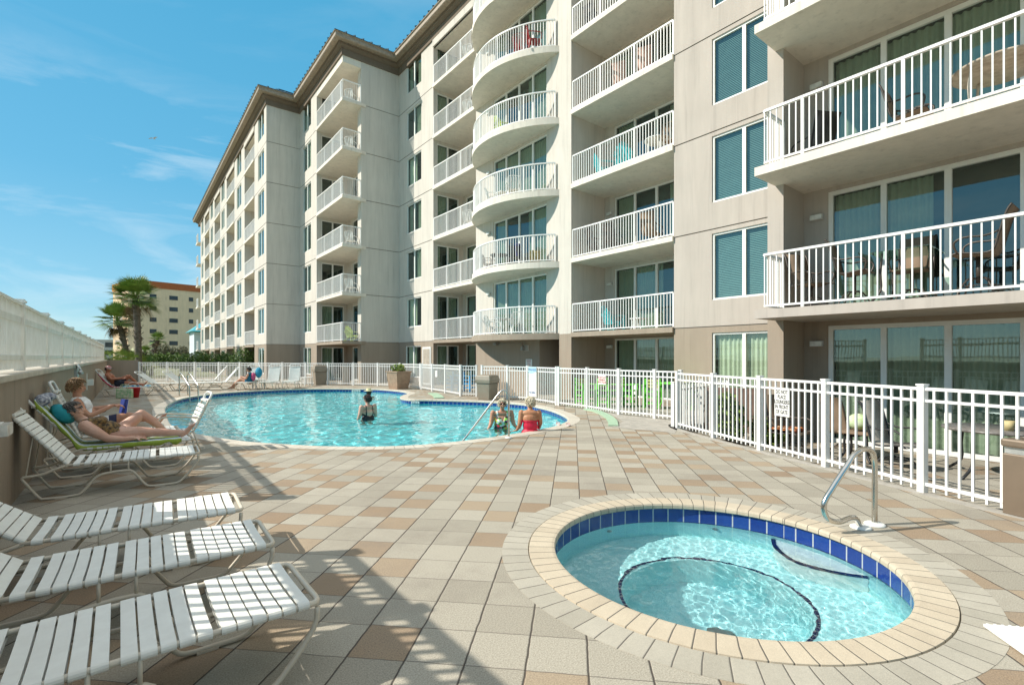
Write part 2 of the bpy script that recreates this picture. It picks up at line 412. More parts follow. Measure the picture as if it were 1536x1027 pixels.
# patio beds a step lower, behind the fence
pp = [(EDGE_R[0][0], -14)]+EDGE_R+[(10.6, 6.72), (13.4, 7.30), (13.4, 4.6), (13.4, -14)]
PATIO = paver_mat('patio_pavers', 0.9, 0.31, 45.0, (0.1, 0.05))
g = MB(); sheet(g, pp, [], -0.24); tag(g.build('patio_paving', PATIO), kind='structure')
# concrete edge of the deck along the bed
g = MB(); ed = [Vector((a, b, 0)) for a, b in EDGE_R+[(10.6, 6.72), (13.4, 7.30)]]
ed = [(p.x, p.y) for p in catmull(ed, 5)]
for i in range(len(ed)-1):
    a = Vector(ed[i]+(0,)); b = Vector(ed[i+1]+(0,)); d = (b-a).normalized(); nn = Vector((-d.y, d.x, 0))
    q = [a+nn*0.13, b+nn*0.13, b-nn*0.03, a-nn*0.03]
    g.add([(p.x, p.y, 0.004) for p in q]+[(p.x, p.y, -0.26) for p in q], [(3, 2, 1, 0), (0, 1, 5, 4), (2, 3, 7, 6)])
tag(g.build('deck_kerb', CONC), kind='structure')
# ================================================================ pool
TILEB = None
def tile_mat(name, base, base2, period, along='u'):
    m, nt, b, out = newmat(name); L = nt.links
    uv = nd(nt, 'ShaderNodeUVMap'); uv.uv_map = 'UVMap'
    sp = nd(nt, 'ShaderNodeSeparateXYZ'); L.new(uv.outputs[0], sp.inputs[0])
    X = mth(nt, 'DIVIDE', sp.outputs[0], period); fx = mth(nt, 'FRACT', X); ix = mth(nt, 'FLOOR', X)
    wn = nd(nt, 'ShaderNodeTexWhiteNoise', noise_dimensions='1D'); L.new(ix, wn.inputs['W'])
    c = rgbmix(nt, wn.outputs['Value'], base, base2)
    n1 = nd(nt, 'ShaderNodeTexNoise', i_Scale=30.0, i_Detail=3.0); gg = nd(nt, 'ShaderNodeNewGeometry'); L.new(gg.outputs['Position'], n1.inputs['Vector'])
    c = rgbmix(nt, mth(nt, 'MULTIPLY', n1.outputs['Fac'], 0.5), c, (base[0]*0.5, base[1]*0.5, base[2]*0.6))
    j = mth(nt, 'GREATER_THAN', mth(nt, 'ABSOLUTE', mth(nt, 'SUBTRACT', fx, 0.5)), 0.5-0.006/period)
    c = rgbmix(nt, j, c, (0.42, 0.44, 0.45)); L.new(c, b.inputs['Base Color'])
    b.inputs['Roughness'].default_value = 0.18
    return m
def ring_mat(name, cA, cB, period, joint=0.006, jc=(0.13, 0.115, 0.095)):
    m, nt, b, out = newmat(name); L = nt.links
    uv = nd(nt, 'ShaderNodeUVMap'); uv.uv_map = 'UVMap'
    sp = nd(nt, 'ShaderNodeSeparateXYZ'); L.new(uv.outputs[0], sp.inputs[0])
    gg = nd(nt, 'ShaderNodeNewGeometry')
    X = mth(nt, 'DIVIDE', sp.outputs[0], period); fx = mth(nt, 'FRACT', X); ix = mth(nt, 'FLOOR', X)
    wn = nd(nt, 'ShaderNodeTexWhiteNoise', noise_dimensions='1D'); L.new(ix, wn.inputs['W'])
    c = rgbmix(nt, wn.outputs['Value'], cA, cB)
    n1 = nd(nt, 'ShaderNodeTexNoise', i_Scale=180.0, i_Detail=2.0); L.new(gg.outputs['Position'], n1.inputs['Vector'])
    n2 = nd(nt, 'ShaderNodeTexNoise', i_Scale=3.5, i_Detail=5.0, i_Roughness=0.7); L.new(gg.outputs['Position'], n2.inputs['Vector'])
    f = mth(nt, 'ADD', mth(nt, 'MULTIPLY', n1.outputs['Fac'], 0.5), mth(nt, 'ADD', mth(nt, 'MULTIPLY', n2.outputs['Fac'], 0.4), 0.52))
    vm = nd(nt, 'ShaderNodeVectorMath', operation='SCALE'); L.new(c, vm.inputs[0]); L.new(f, vm.inputs['Scale'])
    e = mth(nt, 'ABSOLUTE', mth(nt, 'SUBTRACT', fx, 0.5))
    j = mth(nt, 'GREATER_THAN', e, 0.5-joint*0.5/period)
    c = rgbmix(nt, j, vm.outputs[0], jc); L.new(c, b.inputs['Base Color'])
    b.inputs['Roughness'].default_value = 0.8
    hh = mth(nt, 'SUBTRACT', mth(nt, 'MULTIPLY', n1.outputs['Fac'], 0.2), mth(nt, 'MAXIMUM', mth(nt, 'MULTIPLY', mth(nt, 'SUBTRACT', e, 0.5-joint/period), 20.0), 0.0))
    bp = nd(nt, 'ShaderNodeBump', i_Strength=0.6, i_Distance=0.006); L.new(hh, bp.inputs['Height']); L.new(bp.outputs[0], b.inputs['Normal'])
    return m
def band(name, loop, prof, mats, parent, closed=True, z=0.0, smooth=False):
    """sweep a (outward, z) profile round a closed loop, u along the loop in metres"""
    rings = [offset(loop, o) if abs(o) > 1e-6 else list(loop) for o, _ in prof]
    n = len(loop); vs = []; fs = []; uvs = []
    Ls = [0]
    for i in range(n): Ls.append(Ls[-1]+hypot(loop[(i+1) % n][0]-loop[i][0], loop[(i+1) % n][1]-loop[i][1]))
    vv = [0]
    for a, b in zip(prof, prof[1:]): vv.append(vv[-1]+hypot(b[0]-a[0], b[1]-a[1]))
    for k, (o, zz) in enumerate(prof): vs += [(x, y, zz+z) for x, y in rings[k]]
    for k in range(len(prof)-1):
        for i in range(n):
            fs.append((k*n+i, k*n+(i+1) % n, (k+1)*n+(i+1) % n, (k+1)*n+i))
            uvs += [(Ls[i], vv[k]), (Ls[i+1], vv[k]), (Ls[i+1], vv[k+1]), (Ls[i], vv[k+1])]
    me = bpy.data.meshes.new(name); me.from_pydata(vs, [], fs); me.materials.append(mats)
    ul = me.uv_layers.new(name='UVMap'); ul.data.foreach_set('uv', [c for u in uvs for c in u])
    if smooth: me.polygons.foreach_set('use_smooth', [True]*len(fs))
    o = bpy.data.objects.new(name, me); COL.objects.link(o)
    if parent is not None: o.parent = parent
    return o
COPEB = ring_mat('coping_buff', (0.56, 0.48, 0.36), (0.50, 0.42, 0.31), 0.1045)
COPEG = ring_mat('coping_grey', (0.45, 0.415, 0.34), (0.37, 0.34, 0.275), 0.124)
COPEP = ring_mat('pool_coping_buff', (0.60, 0.55, 0.46), (0.52, 0.47, 0.39), 0.155)
TILE = tile_mat('blue_tile', (0.012, 0.04, 0.22), (0.02, 0.07, 0.30), 0.155)
TILES = tile_mat('blue_tile_small', (0.008, 0.02, 0.14), (0.012, 0.035, 0.18), 0.06)
PLASTER = M('pool_plaster', (0.21, 0.86, 0.90), 0.9, var=0.04, scale=1.2)
PLASTERS = M('spa_plaster', (0.66, 0.96, 0.96), 0.9, var=0.10, scale=70, col2=(0.38, 0.80, 0.82))
pool = empty('swimming_pool', (POOL[0][0], POOL[0][1], 0)); 
def kid(o, parent):      # parent an object modelled in world coordinates
    o.parent = parent; o.matrix_parent_inverse = Matrix.Translation(parent.location).inverted() if parent.rotation_euler.z == 0 else (Matrix.Translation(parent.location) @ Matrix.Rotation(parent.rotation_euler.z, 4, 'Z')).inverted()
    return o
tag(pool, 'large free-form swimming pool with blue tiled waterline and rippling turquoise water', 'swimming pool')
kid(band('coping', POOL, [(0.30, -0.02), (0.30, 0.004), (0.03, 0.006), (0.004, 0.0), (0.0, -0.02), (0.0, -0.045), (0.02, -0.05)], COPEP, None), pool)
kid(band('waterline_tiles', POOL, [(0.02, -0.05), (0.02, -0.20)], TILE, None), pool)
bas = MB(); PF = -1.25
n = len(POOL); po = offset(POOL, 0.02)
bas.add([(x, y, -0.20) for x, y in po]+[(x, y, PF) for x, y in po], [(i, (i+1) % n, n+(i+1) % n, n+i) for i in range(n)])
sheet(bas, po, [], PF)
basin = kid(bas.build('basin', PLASTER), pool)
# rounded entry ledge with a dark tile nosing near the right-hand end
lc = G(800, 628, -0.5)
for px_, w__ in ((536, 0.42), (622, 0.30)):
    q_ = G(px_, 584.6 if px_ < 600 else 601.5, -0.06); bi = min(range(len(POOL)), key=lambda i: hypot(POOL[i][0]-q_[0], POOL[i][1]-q_[1])); A_ = POOL[bi-1]; B_ = POOL[(bi+1) % len(POOL)]
    yw = atan2(B_[1]-A_[1], B_[0]-A_[0]); mb = MB(); mb.box(-w__/2, w__/2, -0.012, 0.012, -0.13, -0.055); mb.cur = 1
    for k in range(4): mb.box(-w__*.35+k*w__*.2, -w__*.35+k*w__*.2+w__*.11, -0.016, 0.016, -0.115, -0.072)
    o = mb.build('depth_marker', [M('marker_white', (0.75, 0.75, 0.72), 0.4), M('marker_ink', (0.25, 0.25, 0.25), 0.5)], None, (POOL[bi][0], POOL[bi][1], 0), yw); kid(o, pool)
# ---- spa
spa = empty('hot_tub', (SPA[0], SPA[1], 0))
tag(spa, 'round sunken hot tub with buff stone rim and blue tiles', 'hot tub')
c0 = circ(SPA, 1.25, 96)
kid(band('paver_ring', circ(SPA, 1.467, 96), [(0.213, -0.02), (0.213, 0.002), (0.006, 0.002), (0.0, -0.012)], COPEG, None), spa)
kid(band('coping', c0, [(0.217, -0.02), (0.213, 0.006), (0.03, 0.008), (0.008, 0.004), (0.0, -0.012), (0.0, -0.04), (0.012, -0.05), (0.03, -0.05)], COPEB, None, smooth=False), spa)
kid(band('waterline_tiles', c0, [(0.03, -0.05), (0.03, -0.215)], TILE, None), spa)
b = MB(); rw = 1.28; rb = 0.715; zb = -0.62; zf = -1.12
prof = [(rw, -0.215), (rw, zb), (rb, zb), (rb-0.02, zb-0.02), (rb-0.02, zf), (0.001, zf)]
b.lathe(prof, 96, (SPA[0], SPA[1], 0), sm=False, cap0=False)
spb = kid(b.build('basin', PLASTERS), spa)
kid(band('bench_tile_line', circ(SPA, rb-0.004, 96), [(0.026, zb+0.006), (0.0, zb+0.006), (0.0, zb-0.03)], TILES, None), spa)
# entry step: a segment of the round wall
a0, a1 = atan2(*reversed(Vector(XZ(.95, .87)))), atan2(*reversed(Vector(XZ(1.27, .04))))
aa = [a0+(a1-a0)*i/16 for i in range(17)]
arc = [(SPA[0]+1.275*cos(a), SPA[1]+1.275*sin(a)) for a in aa]
am = (a0+a1)/2; cm = (SPA[0]+0.93*cos(am), SPA[1]+0.93*sin(am))
inner = [(p.x, p.y) for p in catmull([Vector(arc[-1]+(0,)), Vector((SPA[0]+1.06*cos(a1*0.85+a0*0.15), SPA[1]+1.06*sin(a1*0.85+a0*0.15), 0)), Vector(cm+(0,)), Vector((SPA[0]+1.06*cos(a1*0.15+a0*0.85), SPA[1]+1.06*sin(a1*0.15+a0*0.85), 0)), Vector(arc[0]+(0,))], 6)]
stp = MB(); stp.prism(arc+inner[1:-1], zb+0.002, -0.30)
steph = kid(stp.build('step', M('step_plaster', (0.86, 0.95, 0.93), 0.9, var=0.04, scale=60)), spa)
nz = MB(); nz.sm = False
for i in range(len(inner)-1):
    a = Vector(inner[i]+(-0.295,)); c = Vector(inner[i+1]+(-0.295,)); nz.beam(a, c+(c-a)*0.02, 0.036, 0.012); nz.beam(a-Vector((0, 0, .02)), c-Vector((0, 0, .02)), 0.012, 0.03)
kid(nz.build('step_tile_line', M('navy_tile', (0.008, 0.02, 0.14), 0.3, var=0.3, scale=40)), spa)
jet = MB()
for i in range(7):
    a = 0.5+i*0.9; c = (SPA[0]+1.27*cos(a), SPA[1]+1.27*sin(a)); 
    jet.ball((c[0], c[1], -0.33), 0.028, 10)
kid(jet.build('jet', M('jet_white', (0.5, 0.55, 0.5), 0.4, var=0.1)), spa)
dr = MB(); dr.lathe([(0.11, 0.0), (0.11, 0.012), (0.04, 0.03), (0.001, 0.03)], 20, (SPA[0]-.05, SPA[1]-.1, zf)); kid(dr.build('drain', M('drain_grey', (0.35, 0.36, 0.33), 0.6)), spa)
# ---- water surfaces
def water_mat(name, tint):
    m = bpy.data.materials.new(name); m.use_nodes = True; nt = m.node_tree; nt.nodes.clear()
    out = nd(nt, 'ShaderNodeOutputMaterial'); b = nd(nt, 'ShaderNodeBsdfPrincipled')
    b.inputs['Base Color'].default_value = c4(tint); b.inputs['Roughness'].default_value = 0.0; b.inputs['IOR'].default_value = 1.33
    b.inputs['Transmission Weight'].default_value = 1.0
    nt.links.new(b.outputs[0], out.inputs[0]); MATS[name] = m
    return m
def water(name, poly, z, step, amp, f1, seed):
    xs = [p[0] for p in poly]; ys = [p[1] for p in poly]
    x0, y0 = min(xs), min(ys); nx = int((max(xs)-x0)/step)+2; ny = int((max(ys)-y0)/step)+2
    idx = {}; vs = []; fs = []
    def hgt(x, y):
        h = 0; a = 1.0; f = f1
        for o in range(3):
            h += a*noise.noise((x*f+seed, y*f*1.15-seed, seed*0.7+o*3.1)); a *= 0.5; f *= 2.05
        return h*amp
    def vid(i, j):
        if (i, j) not in idx:
            x = x0+i*step; y = y0+j*step; idx[(i, j)] = len(vs); vs.append((x, y, z+hgt(x, y)))
        return idx[(i, j)]
    big = poly
    for j in range(-1, ny):
        for i in range(-1, nx):
            cx = x0+(i+.5)*step; cy = y0+(j+.5)*step
            if inside((cx, cy), big): fs.append((vid(i, j), vid(i+1, j), vid(i+1, j+1), vid(i, j+1)))
    me = bpy.data.meshes.new(name); me.from_pydata(vs, [], fs); me.polygons.foreach_set('use_smooth', [True]*len(fs))
    o = bpy.data.objects.new(name, me); COL.objects.link(o); tag(o, kind='structure')
    return o
WP = water('pool_water', offset(POOL, 0.10), PW, 0.06, 0.015, 2.4, 3.0); WP.data.materials.append(water_mat('pool_water', (0.72, 0.96, 1.0)))
WS = water('hot_tub_water', circ(SPA, 1.30, 96), SW, 0.014, 0.0018, 10.0, 9.0); WS.data.materials.append(water_mat('spa_water', (0.80, 0.97, 1.0)))
for o in (WP, WS): o.cycles.is_caustics_caster = True
for o in (basin, spb, steph): o.cycles.is_caustics_receiver = True
# ================================================================ the resort building
F = 2.8; LV = [2.47+F*k for k in range(6)]
GZ = -0.32
bld = empty('resort_building', (13.3, 20, 0))
tag(bld, 'seven storey cream and taupe resort building with stepped facade and white balconies', 'building')
BI = Matrix.Translation(bld.location).inverted()
def bk(o): o.parent = bld; o.matrix_parent_inverse = BI; return o
def wallstrip(axis, P, a0, a1, paint, holes=(), ztop=18.95, zbot=GZ, name='wall', base=TAUPE, grooves=True, th=0.12):
    """one face of the building: storeys parted by shallow grooves, with openings cut out and reveals"""
    mb = MB()
    T = (lambda a, d, z: (P+d, a, z)) if axis == 'x' else (lambda a, d, z: (a, P+d, z))
    def quad(p, m): mb.cur = m; mb.add([T(*q) for q in p], [(0, 1, 2, 3)])
    strips = []; z = zbot
    if grooves:
        for k in range(6):
            gz = 2.40+F*k
            if gz+0.035 < ztop and gz > zbot:
                strips.append((z, gz, 0 if k else 1)); strips.append((gz, gz+0.035, 2)); z = gz+0.035
    strips.append((z, ztop, 0 if z > 2 or not grooves else 1))
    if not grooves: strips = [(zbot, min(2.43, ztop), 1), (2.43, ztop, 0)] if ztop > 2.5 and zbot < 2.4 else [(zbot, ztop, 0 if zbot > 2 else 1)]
    for (z0, z1, m) in strips:
        d = 0.022 if m == 2 else 0.0
        cut = [h for h in holes if h[2] < z1 and h[3] > z0]
        As = sorted({a0, a1, *[min(max(h[0], a0), a1) for h in cut], *[min(max(h[1], a0), a1) for h in cut]})
        Zs = sorted({z0, z1, *[min(max(h[2], z0), z1) for h in cut], *[min(max(h[3], z0), z1) for h in cut]})
        for i in range(len(As)-1):
            for j in range(len(Zs)-1):
                ca = (As[i]+As[i+1])/2; cz = (Zs[j]+Zs[j+1])/2
                if any(h[0] < ca < h[1] and h[2] < cz < h[3] for h in cut): continue
                quad([(As[i], d, Zs[j]), (As[i+1], d, Zs[j]), (As[i+1], d, Zs[j+1]), (As[i], d, Zs[j+1])], m)
        if m == 2:
            for zz in (z0, z1): quad([(a0, 0, zz), (a1, 0, zz), (a1, d, zz), (a0, d, zz)], 2)
    for h in holes:
        m = 1 if h[3] < 2.6 else 0; A, B, C, D = h[:4]
        for q in ([(A, 0, C), (A, th, C), (A, th, D), (A, 0, D)], [(B, 0, C), (B, th, C), (B, th, D), (B, 0, D)], [(A, 0, C), (B, 0, C), (B, th, C), (A, th, C)], [(A, 0, D), (B, 0, D), (B, th, D), (A, th, D)]): quad(q, m)
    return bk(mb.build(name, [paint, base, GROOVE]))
def block(x0, x1, y0, y1, z0, z1, m, name='wall', bev=0):
    mb = MB()
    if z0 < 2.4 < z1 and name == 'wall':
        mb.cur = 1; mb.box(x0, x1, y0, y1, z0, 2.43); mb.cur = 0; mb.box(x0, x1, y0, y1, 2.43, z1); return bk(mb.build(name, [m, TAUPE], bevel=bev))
    mb.box(x0, x1, y0, y1, z0, z1); return bk(mb.build(name, m, bevel=bev))
# ---- windows: a frame with panes and curtains as its pieces; shared meshes
WC = {}
def window(axis, P, a0, a1, z0, z1, panels=2, kind='curtain', name='window', part='open', fw=0.055):
    w_ = round(a1-a0, 3); h = round(z1-z0, 3); key = (w_, h, panels, kind, part)
    if key not in WC:
        f = MB(); f.box(0, w_, 0.0, 0.07, 0, fw); f.box(0, w_, 0.0, 0.07, h-fw, h); f.box(0, fw, 0.0, 0.07, fw, h-fw); f.box(w_-fw, w_, 0.0, 0.07, fw, h-fw)
        for i in range(1, panels):
            x = w_*i/panels; f.box(x-0.048, x+0.048, 0.004, 0.066, fw, h-fw)
            if i % 2 == 0: f.box(x-0.055, x+0.055, 0.02, 0.05, fw, h-fw)
        if kind in ('curtain', 'pale', 'blind', 'none') and name == 'window': f.box(-0.02, w_+0.02, -0.025, 0.02, -0.03, 0.012)
        pn = MB(); pn.add([(fw, 0.045, fw), (w_-fw, 0.045, fw), (w_-fw, 0.045, h-fw), (fw, 0.045, h-fw)], [(0, 1, 2, 3)])
        cu = MB()
        def drape(xa, xb, y, z0_, z1_, amp=0.03, wl=0.11):
            n = max(4, int((xb-xa)/wl*6)); vs = []
            for i in range(n+1):
                x = xa+(xb-xa)*i/n; yy = y+amp*sin(2*pi*(x-xa)/wl+0.7*sin(x*9))
                vs += [(x, yy, z0_), (x, yy, z1_)]
            cu.sm = True; cu.add(vs, [(2*i, 2*i+2, 2*i+3, 2*i+1) for i in range(n)]); cu.sm = False
        if kind == 'blind':
            k = int(h/0.05)
            for i in range(k):
                z = fw+(h-2*fw)*(i+.5)/k; cu.add([(fw, 0.10, z-0.022), (w_-fw, 0.10, z-0.022), (w_-fw, 0.125, z+0.02), (fw, 0.125, z+0.02)], [(0, 1, 2, 3)])
        elif kind == 'none': pass
        else:
            if part == 'shut': drape(fw, w_-fw, 0.17, fw, h-fw, 0.035, 0.13)
            elif part == 'left': drape(fw, w_*0.55, 0.17, fw, h-fw)
            elif part == 'right': drape(w_*0.5, w_-fw, 0.17, fw, h-fw)
            else: drape(fw, w_*0.22, 0.17, fw, h-fw); drape(w_*0.62, w_-fw, 0.17, fw, h-fw)
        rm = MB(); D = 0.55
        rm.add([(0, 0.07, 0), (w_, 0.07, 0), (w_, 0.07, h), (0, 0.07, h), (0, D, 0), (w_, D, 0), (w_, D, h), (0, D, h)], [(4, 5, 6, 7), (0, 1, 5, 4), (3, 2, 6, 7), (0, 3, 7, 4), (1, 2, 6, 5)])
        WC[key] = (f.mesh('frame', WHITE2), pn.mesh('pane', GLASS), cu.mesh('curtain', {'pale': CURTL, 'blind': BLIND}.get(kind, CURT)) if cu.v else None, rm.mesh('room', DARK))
    fm, pm, cm, rm = WC[key]
    d = 0.04
    if axis == 'x': o = link(name, fm, None, (P+d, a1, z0), -pi/2)
    else: o = link(name, fm, None, (a0, P+d, z0), 0)
    o.parent = bld; o.matrix_parent_inverse = BI
    link('pane', pm, o)
    if cm: link('blind' if kind == 'blind' else 'curtain', cm, o)
    link('room_interior', rm, o)
    return o
def railing_mesh(pts, h=1.07, sp=0.115, post=1.45, bot=0.07, rail=0.045, pk=0.02):
    mb = MB(); P = [Vector((p[0], p[1], p[2] if len(p) > 2 else 0.0)) for p in pts]
    for a, b in zip(P, P[1:]):
        mb.beam(a+Vector((0, 0, h)), b+Vector((0, 0, h)), 0.06, rail)
        mb.beam(a+Vector((0, 0, bot)), b+Vector((0, 0, bot)), 0.035, 0.035)
    S = [0]
    for a, b in zip(P, P[1:]): S.append(S[-1]+(b-a).length)
    def at(s):
        for i in range(len(P)-1):
            if s <= S[i+1]+1e-6: return P[i].lerp(P[i+1], (s-S[i])/max(1e-9, S[i+1]-S[i]))
        return P[-1]
    n = max(1, round(S[-1]/sp)); np_ = max(1, round(S[-1]/post)); every = max(1, round(n/np_))
    for i in range(n+1):
        p = at(S[-1]*i/n); ps = (i % every == 0 or i == n)
        q = 0.024 if ps else pk/2
        mb.box(p.x-q, p.x+q, p.y-q, p.y+q, p.z+(0.0 if ps else bot), p.z+h-0.01)
    return mb
def balcony(poly, z, rail, paint=SOFFIT, th=0.17):
    mb = MB(); mb.prism(poly, z-th, z); o = bk(mb.build('balcony_slab', [paint]))
    r = railing_mesh([(p[0], p[1], z) for p in rail]).build('railing', WHITE); r.parent = o
    return o
def lamp(x, y, z, ry=0):
    mb = MB(); mb.box(-0.13, 0.13, -0.05, 0.0, -0.06, 0.06); mb.cur = 1; mb.box(-0.11, 0.11, -0.10, -0.05, -0.055, 0.05)
    o = mb.build('wall_lamp', [M('lamp_grey', (0.45, 0.44, 0.42), 0.5), M('lamp_lens', (0.75, 0.74, 0.68), 0.25)]); o.location = (x, y, z); o.rotation_euler = (0, 0, ry); bk(o)
WH = [(l+0.71, l+2.62) for l in LV]
K6 = range(6)
# ---- near wing A : front x=10.65, rooms behind x=11.65
block(10.65, 14.0, 4.56, 4.88, GZ, 18.95, BEIGE)
holesA = []
for k in range(-1, 6):
    z0 = GZ+0.08 if k < 0 else LV[k]; z1 = 2.20 if k < 0 else LV[k]+2.55
    holesA.append((-3.6, 4.10, z0, z1))
wallstrip('x', 11.65, -5.0, 4.56, BEIGE, holesA, grooves=False)
kinds = ['shut', 'open', 'shut', 'shut', 'open', 'left', 'shut']
for i, h in enumerate(holesA):
    window('x', 11.65, -3.6, 4.10, h[2], h[3], 8, 'curtain', 'sliding_door', kinds[i % 7], 0.085)
for k in K6:
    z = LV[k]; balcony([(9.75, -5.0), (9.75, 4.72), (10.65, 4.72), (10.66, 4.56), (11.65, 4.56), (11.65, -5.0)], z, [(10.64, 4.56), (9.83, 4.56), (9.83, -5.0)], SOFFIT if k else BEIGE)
for k in range(-1, 6): lamp(11.65, 4.30, (GZ+0.1 if k < 0 else LV[k])+2.05, -pi/2)
block(9.75, 14, -14, -5.0, GZ, 18.95, BEIGE)
# ---- section B : x=13.3, y 4.88..8.91
hb = [(5.83, 7.66, a, b) for a, b in WH]+[(5.83, 7.66, 0.42, 2.24)]
wallstrip('x', 13.3, 4.88, 8.91, BEIGE, hb)
bk_ = ['blind', 'pale', 'blind', 'blind', 'blind', 'blind']
for k in K6: window('x', 13.3, 5.83, 7.66, *WH[k], 2, 'blind', 'window', 'open')
window('x', 13.3, 5.83, 7.66, 0.42, 2.24, 2, 'pale', 'window', 'shut')
# recess C : y 8.91..13.33, back x=15.14
def recess(y0, y1, xf, xb, paint, doors, far=None, rail_x=None, slab_x=None, zt=18.55, rx0=None, lampz=True):
    hs = []
    for k in range(-1, 6):
        z0 = 0.02 if k < 0 else LV[k]; hs.append((doors[0], doors[1], z0, (2.25 if k < 0 else LV[k]+2.52)))
    wallstrip('x', xb, y0, y1, paint, hs, grooves=False, ztop=zt+0.3)
    for i, h in enumerate(hs): window('x', xb, h[0], h[1], h[2], h[3], doors[2], 'curtain', 'sliding_door', random.choice(['open', 'left', 'shut', 'open']), 0.06)
    hf = []
    if far:
        for k in range(-1, 6): hf.append((far[0], far[1], 0.02 if k < 0 else LV[k], (2.2 if k < 0 else LV[k]+2.48)))
    wallstrip('y', y1-0.006, xf, xb, paint, hf, grooves=False, ztop=zt+0.3)
    for h in hf: window('y', y1-0.006, h[0], h[1], h[2], h[3], far[2], 'curtain', 'sliding_door', random.choice(['open', 'right', 'left']), 0.06)
    block(xf+0.03, xb+0.1, y0-0.14, y0-0.002, GZ, zt+0.3, paint)
    bk(MB().box(xf+0.02, xb+0.3, y0, y1, zt, zt+0.35).build('ceiling', SOFFIT))
    sx = slab_x if slab_x is not None else xf-0.08
    for k in K6:
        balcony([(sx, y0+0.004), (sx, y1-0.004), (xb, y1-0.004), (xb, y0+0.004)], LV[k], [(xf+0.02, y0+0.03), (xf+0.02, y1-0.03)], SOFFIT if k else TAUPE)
recess(8.91, 13.33, 13.3, 15.14, CREAM, (8.97, 12.84, 4))
for k in range(-1, 6): lamp(15.14, 13.05, (0.0 if k < 0 else LV[k])+1.95, -pi/2)
block(13.26, 15.3, 13.33, 13.99, GZ, 18.95, CREAM)
block(13.24, 13.4, 8.9, 13.99, 18.55, 18.95, CREAM, 'lintel')
# curved bay : y 13.99..19.85
hc = [(14.76, 18.42, LV[k], LV[k]+2.45) for k in K6]+[(14.0, 15.2, GZ, 2.28)]
wallstrip('x', 13.3, 13.99, 19.85, CREAM, hc, grooves=False)
for k in K6: window('x', 13.3, 14.76, 18.42, LV[k], LV[k]+2.45, 4, 'curtain', 'sliding_door', random.choice(['open', 'left', 'shut']), 0.06)
bk(MB().box(13.42, 15.4, 13.99, 14.06, GZ, 2.3).box(13.42, 15.4, 15.2, 15.3, GZ, 2.3).box(15.3, 15.4, 14.06, 15.2, GZ, 2.3).build('entry_passage', TAUPE))
CR = 3.8; CX = 15.7; CYc = 16.95
ang = math.acos((CX-13.3)/CR)
arcp = [(CX-CR*cos(-ang+2*ang*i/40), CYc+CR*sin(-ang+2*ang*i/40)) for i in range(41)]
arci = [(CX-(CR-0.09)*cos(-ang+2*ang*i/40), CYc+(CR-0.09)*sin(-ang+2*ang*i/40)) for i in range(41)]
arci = [p for p in arci if p[0] < 13.27]
for k in K6:
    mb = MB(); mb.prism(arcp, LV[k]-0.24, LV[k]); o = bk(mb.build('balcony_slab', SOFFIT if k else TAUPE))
    r = railing_mesh([(p[0], p[1], LV[k]) for p in arci], post=1.2).build('railing', WHITE); r.parent = o
    lamp(13.3, 18.75, LV[k]+2.0, -pi/2)
mb = MB(); mb.box(13.12, 13.3, 18.0, 18.2, 2.08, 2.18); mb.tube([(13.24, 18.1, 2.13), (13.24, 16.3, 2.13), (13.22, 16.2, 2.1), (13.22, 16.2, 1.95)], 0.012, 6); mb.box(13.15, 13.28, 16.12, 16.26, 1.82, 1.98)
bk(mb.build('flood_lamp', M('lamp_grey2', (0.30, 0.29, 0.27), 0.5)))
mb = MB(); mb.box(13.28, 13.3, 15.88, 16.16, 1.80, 2.04); mb.cur = 1
for i in range(6): mb.box(13.274, 13.281, 15.90, 16.14, 1.82+i*.036, 1.835+i*.036)
bk(mb.build('vent', [CREAM, M('vent_slats', (0.2, 0.18, 0.15), 0.6)]))
# recess D : y 19.85..24.05
recess(19.85, 24.05, 13.3, 15.2, CREAM, (20.6, 23.75, 3), far=(13.52, 14.95, 2))
block(13.24, 13.4, 19.85, 24.05, 18.55, 18.95, CREAM, 'lintel')
# window wall E : y 24.05..28.4
he = [(25.46, 27.33, l+0.84, l+2.55) for l in LV]+[(25.5, 27.5, 0.35, 2.2)]
wallstrip('x', 13.3, 24.05, 28.4, CREAM, he)
for k, h in enumerate(he): window('x', 13.3, h[0], h[1], h[2], h[3], 2, 'curtain' if k % 3 else 'pale', 'window', ['left', 'right', 'open'][k % 3])
mb = MB(); mb.box(13.26, 13.31, 24.3, 25.25, 0.0, 2.1); mb.cur = 1; mb.box(13.245, 13.262, 24.4, 25.15, 0.1, 2.0)
bk(mb.build('service_door', [WHITE2, M('door_beige', (0.42, 0.37, 0.3), 0.6)]))
# step wall 1 facing the camera at y=28.4
wallstrip('y', 28.4, 10.9, 13.3, CREAM, [])
block(10.9, 11.2, 28.402, 28.95, GZ, 18.55, CREAM)
